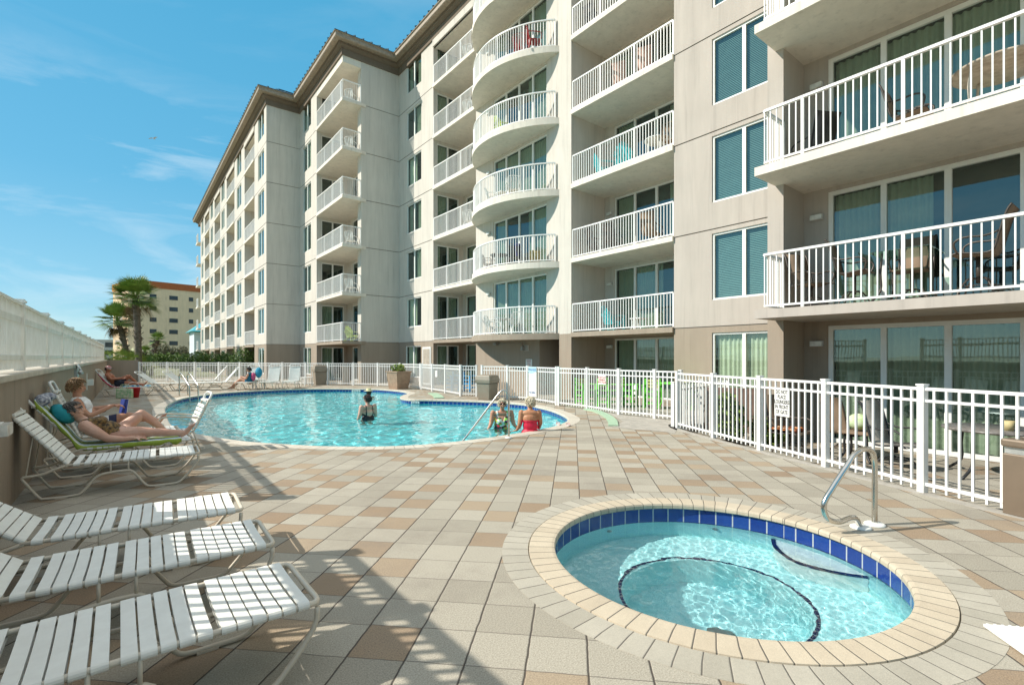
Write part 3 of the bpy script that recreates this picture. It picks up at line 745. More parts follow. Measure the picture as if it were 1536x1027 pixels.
# corner balcony bay F : y 28.4..33.3, x 9.8..11.82
hs = [(28.95, 32.4, 0.02 if k < 0 else LV[k], 2.2 if k < 0 else LV[k]+2.48) for k in range(-1, 6)]
wallstrip('x', 11.82, 28.95, 33.3, CREAM, hs, grooves=False, ztop=18.9)
for h in hs: window('x', 11.82, h[0], h[1], h[2], h[3], 3, 'curtain', 'sliding_door', 'right', 0.06)
hf = [(10.1, 11.6, 0.02 if k < 0 else LV[k], 2.2 if k < 0 else LV[k]+2.48) for k in range(-1, 6)]
wallstrip('y', 33.295, 9.8, 11.82, CREAM, hf, grooves=False, ztop=18.9)
for i, h in enumerate(hf): window('y', 33.295, h[0], h[1], h[2], h[3], 2, 'curtain' if i in (0, 1) else 'none', 'sliding_door', 'left', 0.06)
for k in K6:
    balcony([(9.75, 28.3), (9.75, 33.296), (11.82, 33.296), (11.82, 28.96), (11.21, 28.96), (11.2, 28.39), (10.9, 28.3)], LV[k], [(9.83, 33.27), (9.83, 28.42), (10.88, 28.42)], SOFFIT if k else TAUPE)
bk(MB().box(9.806, 13.29, 28.406, 33.3, 18.55, 18.95).build('lintel', SOFFIT))
# window wall G : x=9.8, y 33.3..37.25
hg = [(34.55, 36.5, l+0.75, l+2.55) for l in LV]+[(34.55, 36.5, 0.35, 2.2)]
wallstrip('x', 9.8, 33.3, 37.25, CREAM, hg)
for k, h in enumerate(hg): window('x', 9.8, h[0], h[1], h[2], h[3], 2, 'curtain' if k % 2 else 'pale', 'window', ['left', 'right', 'open'][k % 3])
wallstrip('y', 37.25, 7.6, 9.8, CREAM, [])
# long far facade : x=7.6, y 37.25..76
bays = [(37.25, 41.25, 38.0, 40.0), (45.25, 50.0, 46.7, 48.8), (54.4, 58.5, 55.7, 57.7), (62.7, 66.9, 63.9, 65.9), (71.2, 75.6, 72.6, 74.6)]
for a0, a1, w0, w1 in bays:
    hh = [(w0, w1, l+0.71, l+2.55) for l in LV]+[(w0, w1, 0.35, 2.2)]
    wallstrip('x', 7.6, a0, a1, CREAM, hh)
    for k, h in enumerate(hh): window('x', 7.6, h[0], h[1], h[2], h[3], 2, 'pale', 'window', 'open')
for a0, a1 in [(41.25, 45.25), (50.0, 54.4), (58.5, 62.7), (66.9, 71.2)]:
    recess(a0, a1, 7.6, 9.3, CREAM, (a0+0.5, a1-0.8, 3))
    block(7.54, 7.7, a0, a1, 18.55, 18.95, CREAM, 'lintel')
for k in K6: balcony([(7.25, 75.6), (7.25, 77.6), (8.6, 77.6), (8.6, 75.6)], LV[k], [(7.33, 75.68), (7.33, 77.5)], SOFFIT)
wallstrip('x', 8.6, 75.6, 77.7, CREAM, [], ztop=18.95)
# mass behind the facades
bk(MB().box(16.2, 34, -14, 80, GZ, 18.9).box(12.6, 16.2, 29.1, 77.7, GZ, 18.9).box(10.1, 12.6, 38, 77.7, GZ, 18.9).build('wall', CREAM))
bk(MB().box(12.3, 16.25, -14, 8.7, 18.6, 18.9).box(13.5, 16.25, 8.7, 33, 18.85, 18.95).box(10.0, 13, 30, 80, 18.9, 18.95).build('roof_deck', CREAM))
# ---- roof edge swept round the stepped plan
path = [(9.75, -14.0), (9.75, 4.884), (13.3, 4.88), (13.3, 28.4), (9.8, 28.4), (9.8, 37.25), (7.6, 37.25), (7.6, 77.8), (30, 77.8)]
def sweep(path, prof):
    nrm = []
    for a, b in zip(path, path[1:]):
        d = Vector((b[0]-a[0], b[1]-a[1])).normalized(); nrm.append(Vector((-d.y, d.x)))
    vs = []; fs = []; m = len(prof)
    for i, p in enumerate(path):
        n0 = nrm[max(i-1, 0)]; n1 = nrm[min(i, len(nrm)-1)]
        q = (n0+n1) if (n0-n1).length > 1e-6 else n0
        for o, z in prof: vs.append((p[0]+q.x*o, p[1]+q.y*o, z))
    for i in range(len(path)-1):
        for j in range(m-1): fs.append((i*m+j, (i+1)*m+j, (i+1)*m+j+1, i*m+j+1))
    return vs, fs
mb = MB(); mb.add(*sweep(path, [(-0.3, 18.93), (0.07, 18.93), (0.07, 19.30), (0.10, 19.30), (0.26, 19.42), (0.26, 19.50), (0.32, 19.52)])); bk(mb.build('frieze', FRIEZE))
mb = MB(); mb.add(*sweep(path, [(0.26, 19.52), (0.56, 19.52), (0.60, 19.56), (0.60, 19.76), (0.66, 19.78), (0.66, 19.82), (0.55, 19.82)])); bk(mb.build('gutter', M('gutter_tan', (0.33, 0.26, 0.19), 0.6)))
mb = MB(); mb.add(*sweep(path, [(0.66, 19.80), (0.66, 19.84), (-1.1, 20.75), (-1.1, 20.70)])); mb.add(*sweep(path, [(-0.98, 20.68), (-1.0, 20.80), (-1.2, 20.80), (-1.2, 20.60)]))
for (a, b) in zip(path, path[1:]):
    d = Vector((b[0]-a[0], b[1]-a[1])); Ls = d.length; d.normalize(); nn = Vector((-d.y, d.x)); n = int(Ls/0.5)
    for i in range(n+1):
        s = Ls*i/max(1, n); p = Vector(a)+d*s
        if Ls-s < 1.2 or s < 1.2:
            mb.beam((p.x+nn.x*0.68, p.y+nn.y*0.68, 19.86), (p.x+nn.x*0.3, p.y+nn.y*0.3, 20.04), 0.05, 0.09); continue
        mb.beam((p.x+nn.x*0.68, p.y+nn.y*0.68, 19.86), (p.x-nn.x*1.05, p.y-nn.y*1.05, 20.76), 0.05, 0.09)
bk(mb.build('roof', METALROOF))
# ================================================================ walls and fences round the deck
def fence_run(name, pts, label, h=1.22, group=None, z0=0.0, ps=0.037, pk=0.011, sp=0.115, zt=None):
    root = empty(name, (pts[0][0], pts[0][1], z0)); tag(root, label, 'fence', group)
    o = Vector((pts[0][0], pts[0][1], 0))
    pm = MB(); pm.box(-ps, ps, -ps, ps, 0, h); pm.box(-ps-0.008, ps+0.008, -ps-0.008, ps+0.008, h, h+0.02); pme = pm.mesh('post', WHITE)
    for i, p in enumerate(pts):
        a = Vector((p[0], p[1], 0))-o
        q = pts[min(i+1, len(pts)-1)]; r = pts[max(i-1, 0)]
        link('post', pme, root, a, atan2(q[1]-r[1], q[0]-r[0]))
    for a, b in zip(pts, pts[1:]):
        A = Vector((a[0], a[1], 0))-o; B = Vector((b[0], b[1], 0))-o; Ln = (B-A).length; n = max(2, round(Ln/sp)); mb = MB()
        for zz, hh in ((h-0.035, 0.035), (h-0.17, 0.03), (0.10, 0.035)): mb.box(ps, Ln-ps, -0.016, 0.016, zz-hh/2, zz+hh/2)
        for i in range(1, n): x = Ln*i/n; mb.box(x-pk, x+pk, -pk, pk, 0.03, h-0.04)
        mb.build('picket_panel', WHITE, root, A, atan2(B.y-A.y, B.x-A.x))
    return root
fence_run('metal_fence', [(5.95, -1.9), (6.35, -0.75), (6.78, 0.42), (7.19, 1.56), (7.76, 2.76), (8.29, 3.92), (8.86, 5.07), (9.44, 6.23)], 'white metal picket fence curving past the near patios with a lounger notice on it', sp=0.12)
fence_run('metal_fence', [(9.55, 6.42), (11.2, 6.75), (13.2, 7.15)], 'white metal picket fence between the corner post and the building wall', z0=-0.24)
run2 = [G(1021, 632), G(982, 627.5), G(928.4, 621.6), G(881, 613.8), G(838.5, 608.3)]
fence_run('metal_fence', run2, 'white metal picket fence in front of the green bar chairs')
run3 = [G(838.5, 608.3), G(791.5, 600.5), G(761, 598.5), G(723, 596.5)]
run3[0] = (run3[0][0], run3[0][1]+0.1)
fence_run('metal_fence', run3, 'white metal picket fence carrying the blue topped pool rules board')
run4 = [G(714.6, 594.5), G(691, 594), G(668, 589.5), G(648.8, 586.5), G(632.6, 584)]
fence_run('metal_fence', run4, 'white metal picket fence with a small blank notice beside the taupe bin')
run5 = [(run4[-1][0], run4[-1][1]+.12), (11.1, 23.6), (10.5, 25.0), (9.7, 26.4), (8.75, 27.7), (7.9, 28.9), (7.0, 30.2), (6.1, 31.7), (5.3, 33.0), (4.4, 34.4), (3.3, 35.8), (2.0, 37.4), (0.62, 38.8)]
fence_run('metal_fence', run5, 'long white metal picket fence along the far side of the pool')
# low rendered wall on the sea side
gw = empty('garden_wall', (-1.1, 12, 0)); tag(gw, 'low taupe rendered wall along the sea side of the deck', 'wall')
GI = Matrix.Translation(gw.location).inverted()
def gk(o, p=gw, m=GI): o.parent = p; o.matrix_parent_inverse = m; return o
gk(MB().box(-1.30, -0.95, -14, 38.82, -2.6, 1.30).build('wall_face', WALLBR))
gk(MB().box(-0.95, 0.58, 38.82, 39.05, -2.6, 1.34).build('return_wall', WALLBR))
gk(MB().box(-1.33, -0.92, -14, 38.80, 1.30, 1.37).build('coping', M('coping_pale', (0.50, 0.45, 0.37), 0.8, var=0.12, scale=3, bump=0.3, bscale=60), bevel=0.012))
# white picket fence standing on that wall
WPAINT = M('old_white_paint', (0.74, 0.73, 0.68), 0.6, scale=5, col2=(0.66, 0.64, 0.58))
def wall_fence(y0, y1, label, first):
    root = empty('picket_fence', (-1.12, y0, 1.37)); tag(root, label, 'fence', 'white picket fences on the sea wall')
    ys = []; y = first
    while y < y1-0.3: ys.append(y); y += 2.57
    ys = [y0]+[q for q in ys if q > y0+0.5]+[y1]
    pm = MB(); pm.box(-0.05, 0.05, -0.05, 0.05, 0, 0.90); pm.box(-0.065, 0.065, -0.065, 0.065, 0.90, 0.925); pm.box(-0.05, 0.05, -0.05, 0.05, 0.925, 0.945)
    pme = pm.mesh('post', WPAINT)
    for q in ys: link('post', pme, root, (0, q-y0, 0))
    for a, b in zip(ys, ys[1:]):
        Ln = b-a; n = max(3, round(Ln/0.102)); mb = MB()
        mb.box(-0.045, 0.045, 0.05, Ln-0.05, 0.855, 0.885); mb.box(-0.022, 0.022, 0.05, Ln-0.05, 0.62, 0.70); mb.box(-0.022, 0.022, 0.05, Ln-0.05, 0.14, 0.20)
        for i in range(1, n):
            y = Ln*i/n; j = random.uniform(-.004, .004); mb.box(0.0-0.02, 0.02, y-0.0115+j, y+0.0115+j, 0.03, 0.855)
        mb.build('picket_panel', WPAINT, root, (0, a-y0, 0))
    return root
wall_fence(7.28, 38.8, 'weathered white picket fence on the sea wall, running into the distance', 9.2)
wall_fence(-14, 5.34, 'weathered white picket fence on the near stretch of the sea wall', -11.2)
# things fixed to the sea wall
mb = MB(); mb.box(-0.95, -0.86, -0.14, 0.14, -0.055, 0.055); mb.cur = 1; mb.box(-0.86, -0.80, -0.13, 0.13, -0.05, 0.05)
def on_wall(name, mb, mats, y, z, label, cat):
    o = mb.build(name, mats, None, (0, y, z)); tag(o, label, cat); return o
on_wall('wall_light', mb, [WHITE2, M('lamp_lens_clear', (0.8, 0.8, 0.74), 0.2)], 6.10, 0.92, 'boxy white wall light on the sea wall beside the near loungers', 'wall light')
mb = MB(); mb.box(-0.95, -0.925, -0.035, 0.035, -0.36, 0.36)
on_wall('wall_plate', mb, [WHITE2], 10.6, 0.72, 'tall narrow white plate screwed to the sea wall behind the sunbathers', 'plate')
sh = MB(); sh.box(-0.95, -0.91, -0.05, 0.05, -0.15, 0.42); sh.tube([(-0.9, 0, -0.6), (-0.9, 0, 0.42), (-0.9, -0.02, 0.5), (-0.86, -0.5, 0.52), (-0.8, -1.0, 0.46), (-0.78, -1.06, 0.40)], 0.022, 8); sh.box(-0.95, -0.82, -0.09, 0.09, 0.02, 0.12); sh.ball((-0.78, -1.08, 0.36), 0.05, 8)
on_wall('outdoor_shower', sh, [M('shower_metal', (0.45, 0.46, 0.45), 0.3, metal=0.7)], 15.2, 0.85, 'grey metal outdoor shower pipe with an arm on the sea wall', 'shower')
sb = MB(); sb.box(-0.95, -0.93, -0.03, 0.03, -0.25, 0.25); sb.box(-0.95, -0.80, 0.12, 0.32, -0.12, 0.06)
on_wall('hose_bracket', sb, [WHITE2], 19.6, 0.80, 'small white bracket and box on the sea wall past the shower', 'bracket')
# ================================================================ signs
def text(parent, s, size, loc, rot, col, ext=0.001, align='CENTER', name='lettering', sy=1.0):
    cu = bpy.data.curves.new(name, 'FONT'); cu.body = s; cu.size = size; cu.extrude = ext; cu.align_x = align; cu.align_y = 'CENTER'; cu.space_line = 0.95; cu.offset = 0.0022
    cu.materials.append(col); t_ = bpy.data.objects.new('t', cu); COL.objects.link(t_)
    me = bpy.data.meshes.new_from_object(t_.evaluated_get(bpy.context.evaluated_depsgraph_get())); bpy.data.objects.remove(t_); bpy.data.curves.remove(cu)
    o = bpy.data.objects.new(name, me); COL.objects.link(o); o.location = loc; o.rotation_euler = rot; o.scale = (sy, 1, 1); o.parent = parent
    return o
INK = M('sign_ink', (0.10, 0.10, 0.10), 0.6); INKR = M('sign_ink_red', (0.45, 0.08, 0.07), 0.6); INKB = M('sign_ink_blue', (0.05, 0.12, 0.30), 0.6)
SGN = M('sign_white', (0.80, 0.79, 0.74), 0.5, var=0.03); SGNB = M('sign_pale_blue', (0.42, 0.62, 0.72), 0.5, var=0.05)
def sign(center, yaw, w_, h, label, lines, ink, size, mats=None, sy=1.0, cat='sign', t=0.006):
    mb = MB(); mb.box(-w_/2, w_/2, -t, t, -h/2, h/2)
    o = mb.build('sign', mats or [SGN], None, center, yaw); tag(o, label, cat)
    if lines: text(o, lines, size, (0, -t-0.0015, 0), (R(90), 0, 0), ink, sy=sy)
    return o
def along(a, b, t): return (a[0]+(b[0]-a[0])*t, a[1]+(b[1]-a[1])*t)
def yaw_of(a, b): return atan2(b[1]-a[1], b[0]-a[0])
pA, pB = (8.29, 3.92), (7.76, 2.76)
c = along(pA, pB, 0.40); ya = yaw_of(pA, pB); nv = Vector((sin(ya), -cos(ya)))
sign((c[0]+nv.x*0.03, c[1]+nv.y*0.03, 0.845), ya, 0.30, 0.44, 'white notice in black capitals about loungers and the gate, on the nearest fence', 'DO NOT\nPLACE\nLOUNGERS\nIN FRONT\nOF GATE', INK, 0.082, sy=0.72)
pA, pB = run3[1], run3[0]
ya = yaw_of(pA, pB); nv = Vector((sin(ya), -cos(ya))); c = along(pA, pB, 0.23)
rules = sign((c[0]+nv.x*0.05, c[1]+nv.y*0.05, 0.69), ya, 0.56, 1.02, 'tall pool rules board with a pale blue heading, hung on the fence behind the pool', '', INK, 0.1)
hd = MB(); hd.prism([(-0.28, 0.30), (-0.1, 0.27), (0.06, 0.30), (0.28, 0.35), (0.28, 0.51), (-0.28, 0.51)], 0.0, 0.002)
h_ = hd.build('heading', SGNB, rules, (0, -0.008, 0)); h_.rotation_euler = (R(90), 0, 0)
text(rules, 'POOL RULES', 0.105, (0, -0.0115, 0.41), (R(90), 0, 0), INKB, sy=0.85)
text(rules, 'NO DIVING', 0.095, (0, -0.0085, -0.38), (R(90), 0, 0), INKB, sy=0.9)
ln = MB(); random.seed(3)
for i in range(13):
    z = 0.24-i*0.043; x = random.uniform(0.13, 0.22)
    q = -x
    while q < x: 
        l = random.uniform(.02, .06); ln.box(q, min(q+l, x), -0.0095, -0.0065, z-0.006, z+0.006); q += l+0.014
ln.build('small_print', M('sign_small_ink', (0.25, 0.30, 0.36), 0.7), rules)
pA, pB = run2[3], run2[2]; ya = yaw_of(pA, pB); nv = Vector((sin(ya), -cos(ya))); c = along(pA, pB, 0.52)
sign((c[0]+nv.x*0.04, c[1]+nv.y*0.04, 0.90), ya, 0.36, 0.25, 'small white notice with red lettering on the fence before the green chairs', 'DO NOT PLACE\nLOUNGERS IN\nFRONT OF GATE', INKR, 0.07, sy=0.68)
pA, pB = run4[2], run4[1]; ya = yaw_of(run4[2], run4[1]); nv = Vector((sin(ya), -cos(ya))); c = along(run4[3], run4[2], 0.38)
s4 = sign((c[0]+nv.x*0.04, c[1]+nv.y*0.04, 0.80), yaw_of(run4[3], run4[2]), 0.24, 0.28, 'small white notice with faint print on the fence left of the taupe bin', '', INK, 0.05)
ln = MB()
for i in range(4): ln.box(-0.08, 0.08, -0.009, -0.006, 0.08-i*0.05, 0.087-i*0.05)
ln.build('small_print', M('sign_small_ink', (0.25, 0.30, 0.36), 0.7), s4)
s5 = sign((13.285, 15.85, 1.30), -pi/2, 0.40, 0.30, 'white wall notice with red print beside the ground floor passage', '', INK, 0.05)
ln = MB()
for i, (z, l) in enumerate([(0.10, .15), (0.05, .13), (-0.03, .11), (-0.08, .12)]): 
    for k in range(-4, 4): ln.box(k*l/4+0.004, (k+1)*l/4-0.006, -0.009, -0.006, z-0.014, z+0.014)
ln.build('small_print', INKR, s5)
# ================================================================ metal rails
STEEL = M('stainless_steel', (0.62, 0.60, 0.55), 0.22, var=0.05, metal=1.0, scale=8)
def smoothpts(p, per=7): return [tuple(v) for v in catmull([Vector(a) for a in p], per)]
# grab rail at the hot tub
g0 = Vector(XZ(3.345, 4.55)+(0,)); g1 = Vector(XZ(3.17, 4.50)+(0,))
gr = empty('grab_rail', (g0.x, g0.y, 0)); tag(gr, 'bent stainless steel grab rail beside the hot tub', 'handrail')
def cc(X, Z, z): return Vector(XZ(X, Z)+(z,))-Vector((g0.x, g0.y, 0))
rail = smoothpts([cc(3.345, 4.55, 0.0), cc(3.345, 4.55, 0.30), cc(3.345, 4.55, 0.56), cc(3.30, 4.52, 0.68), cc(3.20, 4.48, 0.715), cc(3.08, 4.44, 0.67), cc(2.98, 4.39, 0.58), cc(2.82, 4.33, 0.41), cc(2.72, 4.30, 0.27), cc(2.745, 4.30, 0.15), cc(2.87, 4.34, 0.10), cc(3.02, 4.40, 0.115), cc(3.10, 4.44, 0.09), cc(3.16, 4.47, 0.0)], 6)
MB().tube(rail, 0.0235, 12).build('rail', STEEL, gr)
for X, Z in ((3.345, 4.55), (3.16, 4.47)):
    p = cc(X, Z, 0); MB().lathe([(0.085, 0.0), (0.085, 0.012), (0.07, 0.022), (0.03, 0.026)], 20, p).build('escutcheon', WHITE2, gr)
# handrail at the right-hand end of the big pool
h0 = Vector(G(763, 657)+(0,)); hr = empty('pool_handrail', h0); tag(hr, 'bent steel handrail leading into the pool beside the two bathing women', 'handrail')
d = Vector(G(690, 668, -0.14)+(0,))-h0
pts = [Vector((0, 0, 0)), Vector((0, 0, 0.5)), Vector((0, 0, 0.78)), d*0.06+Vector((0, 0, 0.90)), d*0.14+Vector((0, 0, 0.90)), d*0.26+Vector((0, 0, 0.78)), d*0.6+Vector((0, 0, 0.36)), d*0.88+Vector((0, 0, 0.02)), d*0.97+Vector((0, 0, -0.12)), d*1.0+Vector((0, 0, -0.5))]
MB().tube(smoothpts(pts, 5), 0.019, 10).build('rail', STEEL, hr)
MB().lathe([(0.07, 0.0), (0.07, 0.012), (0.03, 0.024)], 16, (0, 0, 0.005)).build('escutcheon', WHITE2, hr)
# ladder at the far left end
la = Vector(XZ(-9.95, 14.9)+(0,)); ld = empty('pool_ladder', la); tag(ld, 'steel pool ladder with two hooped rails at the shaded end of the pool', 'ladder')
A = [Vector(G(269, 593)+(0,))-la, Vector(G(282, 591)+(0,))-la]; Bq = [Vector(G(306.5, 598)+(0,))-la, Vector(G(317.5, 597)+(0,))-la]
bd = Vector(G(306.5, 599)+(0,))-Vector(G(269, 593.5)+(0,))
off = Vector(G(282, 592)+(0,))-Vector(G(269, 593.5)+(0,)); off = off.normalized()*0.5
st = Vector(G(269, 593.5)+(0,))-la
for s in (0, 1):
    o_ = st+off*s; e = bd.normalized()*1.15
    MB().tube(smoothpts([o_, o_+Vector((0, 0, .5)), o_+Vector((0, 0, .78)), o_+e*0.1+Vector((0, 0, .88)), o_+e*0.25+Vector((0, 0, .86)), o_+e*0.85+Vector((0, 0, .52)), o_+e*0.98+Vector((0, 0, .38)), o_+e*1.0+Vector((0, 0, .1)), o_+e*1.0+Vector((0, 0, -0.8))], 5), 0.022, 8).build('rail', STEEL, ld)
for z in (-0.3, -0.55): MB().beam(st+e+Vector((0, 0, z)), st+e+off+Vector((0, 0, z)), 0.08, 0.03).build('tread', WHITE2, ld)
# ================================================================ distance: town, palms, hedges
def house(name, label, loc, yaw, w_, dp, h, wall, roofm, rows, cols, ww, wh, z0, dz, roof_h, win_x=None):
    r = empty(name, loc, yaw); tag(r, label, 'building')
    MB().box(0, w_, 0, dp, 0, h).build('wall', wall, r)
    MB().box(-0.12, w_+0.12, -0.12, dp+0.12, h, h+roof_h).build('roof', roofm, r)
    for j in range(rows):
        for x in (win_x or [w_*(i+.5)/cols for i in range(cols)]):
            xw = x if isinstance(x, tuple) else (x, ww)
            o = MB().box(xw[0]-xw[1]/2, xw[0]+xw[1]/2, -0.05, 0.05, z0+dz*j, z0+dz*j+wh).build('window', WDK, r)
    return r
WDK = M('far_window', (0.035, 0.04, 0.045), 0.15, var=0.3, scale=0.5)
TANW = stucco('town_tan', (0.76, 0.56, 0.37)); ORNG = M('roof_terracotta', (0.42, 0.11, 0.03), 0.8, var=0.1); GRYW = stucco('town_grey', (0.45, 0.44, 0.42))
b1 = house('apartment_tower', 'tan apartment tower with an orange roof band behind the palms', (1.9, 137.0, -2.5), R(14), 26, 14, 19.6, TANW, ORNG, 6, 2, 1.5, 0.95, 4.1, 2.62, 1.5, win_x=[(2.9, 1.3), (5.4, 0.01), (6.9, 1.7), (10.5, 0.9), (16, 1.7), (20, 0.9)])
mb = MB(); mb.prism([(-1.3, 1.6), (0.0, 0.2), (0.0, 13), (-1.3, 13)], 0, 19.3); k_ = mb.build('side_wing', TANW, b1)
mb = MB(); mb.prism([(-1.5, 1.4), (-0.13, -0.1), (-0.13, 13), (-1.5, 13)], 19.3, 20.9); mb.build('side_roof', M('roof_orange', (0.62, 0.25, 0.05), 0.8), b1)
for j in range(6): MB().box(-2.3, -1.3, 2.0, 7, 4.0+2.62*j, 4.25+2.62*j).box(-2.3, -2.2, 2.0, 7, 4.25+2.62*j, 5.2+2.62*j).build('balcony', M('far_balc', (0.42, 0.36, 0.30), 0.8), b1)
house('apartment_block', 'pale grey flat roofed block far off to the left of the palms', (-12.5, 210, -2.5), 0.0, 11, 12, 9.3, GRYW, M('far_roof', (0.5, 0.48, 0.45), 0.8), 3, 2, 2.6, 1.6, 2.0, 2.6, 0.4)
b3 = house('beach_house', 'white beach house with a turquoise roof between tower and resort', (9.2, 101, -2.5), 0.0, 8, 8, 8.3, M('house_white', (0.6, 0.66, 0.68), 0.7), M('roof_turquoise', (0.08, 0.42, 0.48), 0.5), 3, 3, 0.8, 1.6, 1.2, 2.6, 0.15)
mb = MB(); mb.add([(-0.6, -1.2, 8.46), (9, -1.2, 8.46), (9, 9, 8.46), (-0.6, 9, 8.46), (1.5, 4, 10.3), (6, 4, 10.3)], [(0, 1, 5, 4), (1, 2, 5), (2, 3, 4, 5), (3, 0, 4), (3, 2, 1, 0)]); mb.build('hip_roof', MATS['roof_turquoise'], b3)
# foliage
LEAFD = M('leaf_dark', (0.11, 0.19, 0.035), 0.5, scale=3.0, col2=(0.05, 0.095, 0.02), spec=0.4)
LEAFM = M('leaf_mid', (0.22, 0.31, 0.06), 0.45, scale=3.0, col2=(0.10, 0.165, 0.03), spec=0.4)
LEAFY = M('leaf_yellow', (0.36, 0.40, 0.07), 0.5, scale=3.0, col2=(0.10, 0.14, 0.03), spec=0.4)
BARK = M('palm_bark', (0.19, 0.15, 0.115), 0.9, scale=5, col2=(0.07, 0.055, 0.042), bump=0.8, bscale=12)
TWIG = M('twig', (0.10, 0.075, 0.05), 0.9)
def leafcloud(mb, c, r, n, ls, rnd, flat=0.0):
    for _ in range(n):
        d = Vector((rnd.gauss(0, 1), rnd.gauss(0, 1), rnd.gauss(0, 1))).normalized()
        q = noise.noise(d*2.1+Vector(c)*0.7)*0.35+0.9
        rr = q*(rnd.random()**0.35)
        p = Vector(c)+Vector((d.x*r[0], d.y*r[1], max(d.z, -0.5)*r[2]))*rr
        a = Vector((rnd.gauss(0, 1), rnd.gauss(0, 1), rnd.gauss(0, .6))).normalized(); b_ = a.cross(Vector((rnd.gauss(0, 1), rnd.gauss(0, 1), rnd.gauss(0, 1)))).normalized()
        l = ls*rnd.uniform(.6, 1.3)
        mb.cur = 0 if rnd.random() < 0.62 else 1
        mb.add([p-a*l*0.5, p+b_*l*0.22, p+a*l*0.5, p-b_*l*0.22], [(0, 1, 2, 3)])
def bush(name, label, cat, c, r, n, ls, mats, seed, group=None, lumps=5):
    rnd = random.Random(seed); root = empty(name, (c[0], c[1], c[2])); tag(root, label, cat, group)
    mb = MB()
    for i in range(lumps):
        a = rnd.uniform(0, 6.28); q = rnd.uniform(0, 0.55) if i else 0
        leafcloud(mb, (cos(a)*r[0]*q, sin(a)*r[1]*q, r[2]*rnd.uniform(0.35, 0.75)), (r[0]*rnd.uniform(.5, .75), r[1]*rnd.uniform(.5, .75), r[2]*rnd.uniform(.5, .7)), n//lumps, ls, rnd)
    mb.build('foliage', mats, root)
    st = MB()
    for i in range(6):
        a = rnd.uniform(0, 6.28); st.tube([(0, 0, -0.1), (cos(a)*r[0]*.3, sin(a)*r[1]*.3, r[2]*.5), (cos(a)*r[0]*.5, sin(a)*r[1]*.5, r[2]*.95)], [0.03, 0.02, 0.008], 5)
    st.build('stems', TWIG, root)
    return root
def at(px, py, Z): p = P3(px, py, Z); return (p.x, p.y)
def hedge(name, label, x0px, x1px, Z, h, seed, mats, n=5200, ls=0.16, dep=1.0):
    a = Vector(at(x0px, 535, Z)); b = Vector(at(x1px, 535, Z)); c = (a+b)/2
    root = empty(name, (c.x, c.y, -0.3)); tag(root, label, 'hedge'); rnd = random.Random(seed); mb = MB(); k = max(3, int((b-a).length/0.9))
    for i in range(k):
        p = a.lerp(b, (i+.5)/k)-c
        leafcloud(mb, (p.x, p.y+rnd.uniform(-.3, .3), h*rnd.uniform(.45, .62)), (0.8, dep, h*rnd.uniform(.38, .5)), n//k, ls, rnd)
    mb.build('foliage', mats, root)
    return root
hedge('hedge', 'dense dark green clipped hedge beyond the far fence', 272, 346, 43, 2.5, 4, [LEAFD, LEAFM], 9000, 0.17, 1.1)
bush('shrub', 'rounded dark green shrub against the resort corner', 'shrub', at(368, 535, 40)+(-0.3,), (1.5, 1.3, 2.3), 4200, 0.16, [LEAFD, LEAFM], 5)
hedge('hedge', 'low olive undergrowth hedge below the small palm', 214, 274, 46, 2.15, 6, [LEAFM, LEAFD], 6000, 0.2, 1.0)
hedge('hedge', 'grey green dune scrub standing behind the low hedge', 228, 280, 62, 3.4, 8, [M('leaf_grey', (0.23, 0.22, 0.13), 0.8, scale=2, col2=(0.13, 0.13, 0.08)), M('leaf_grey2', (0.18, 0.18, 0.11), 0.8)], 5000, 0.26, 1.2)
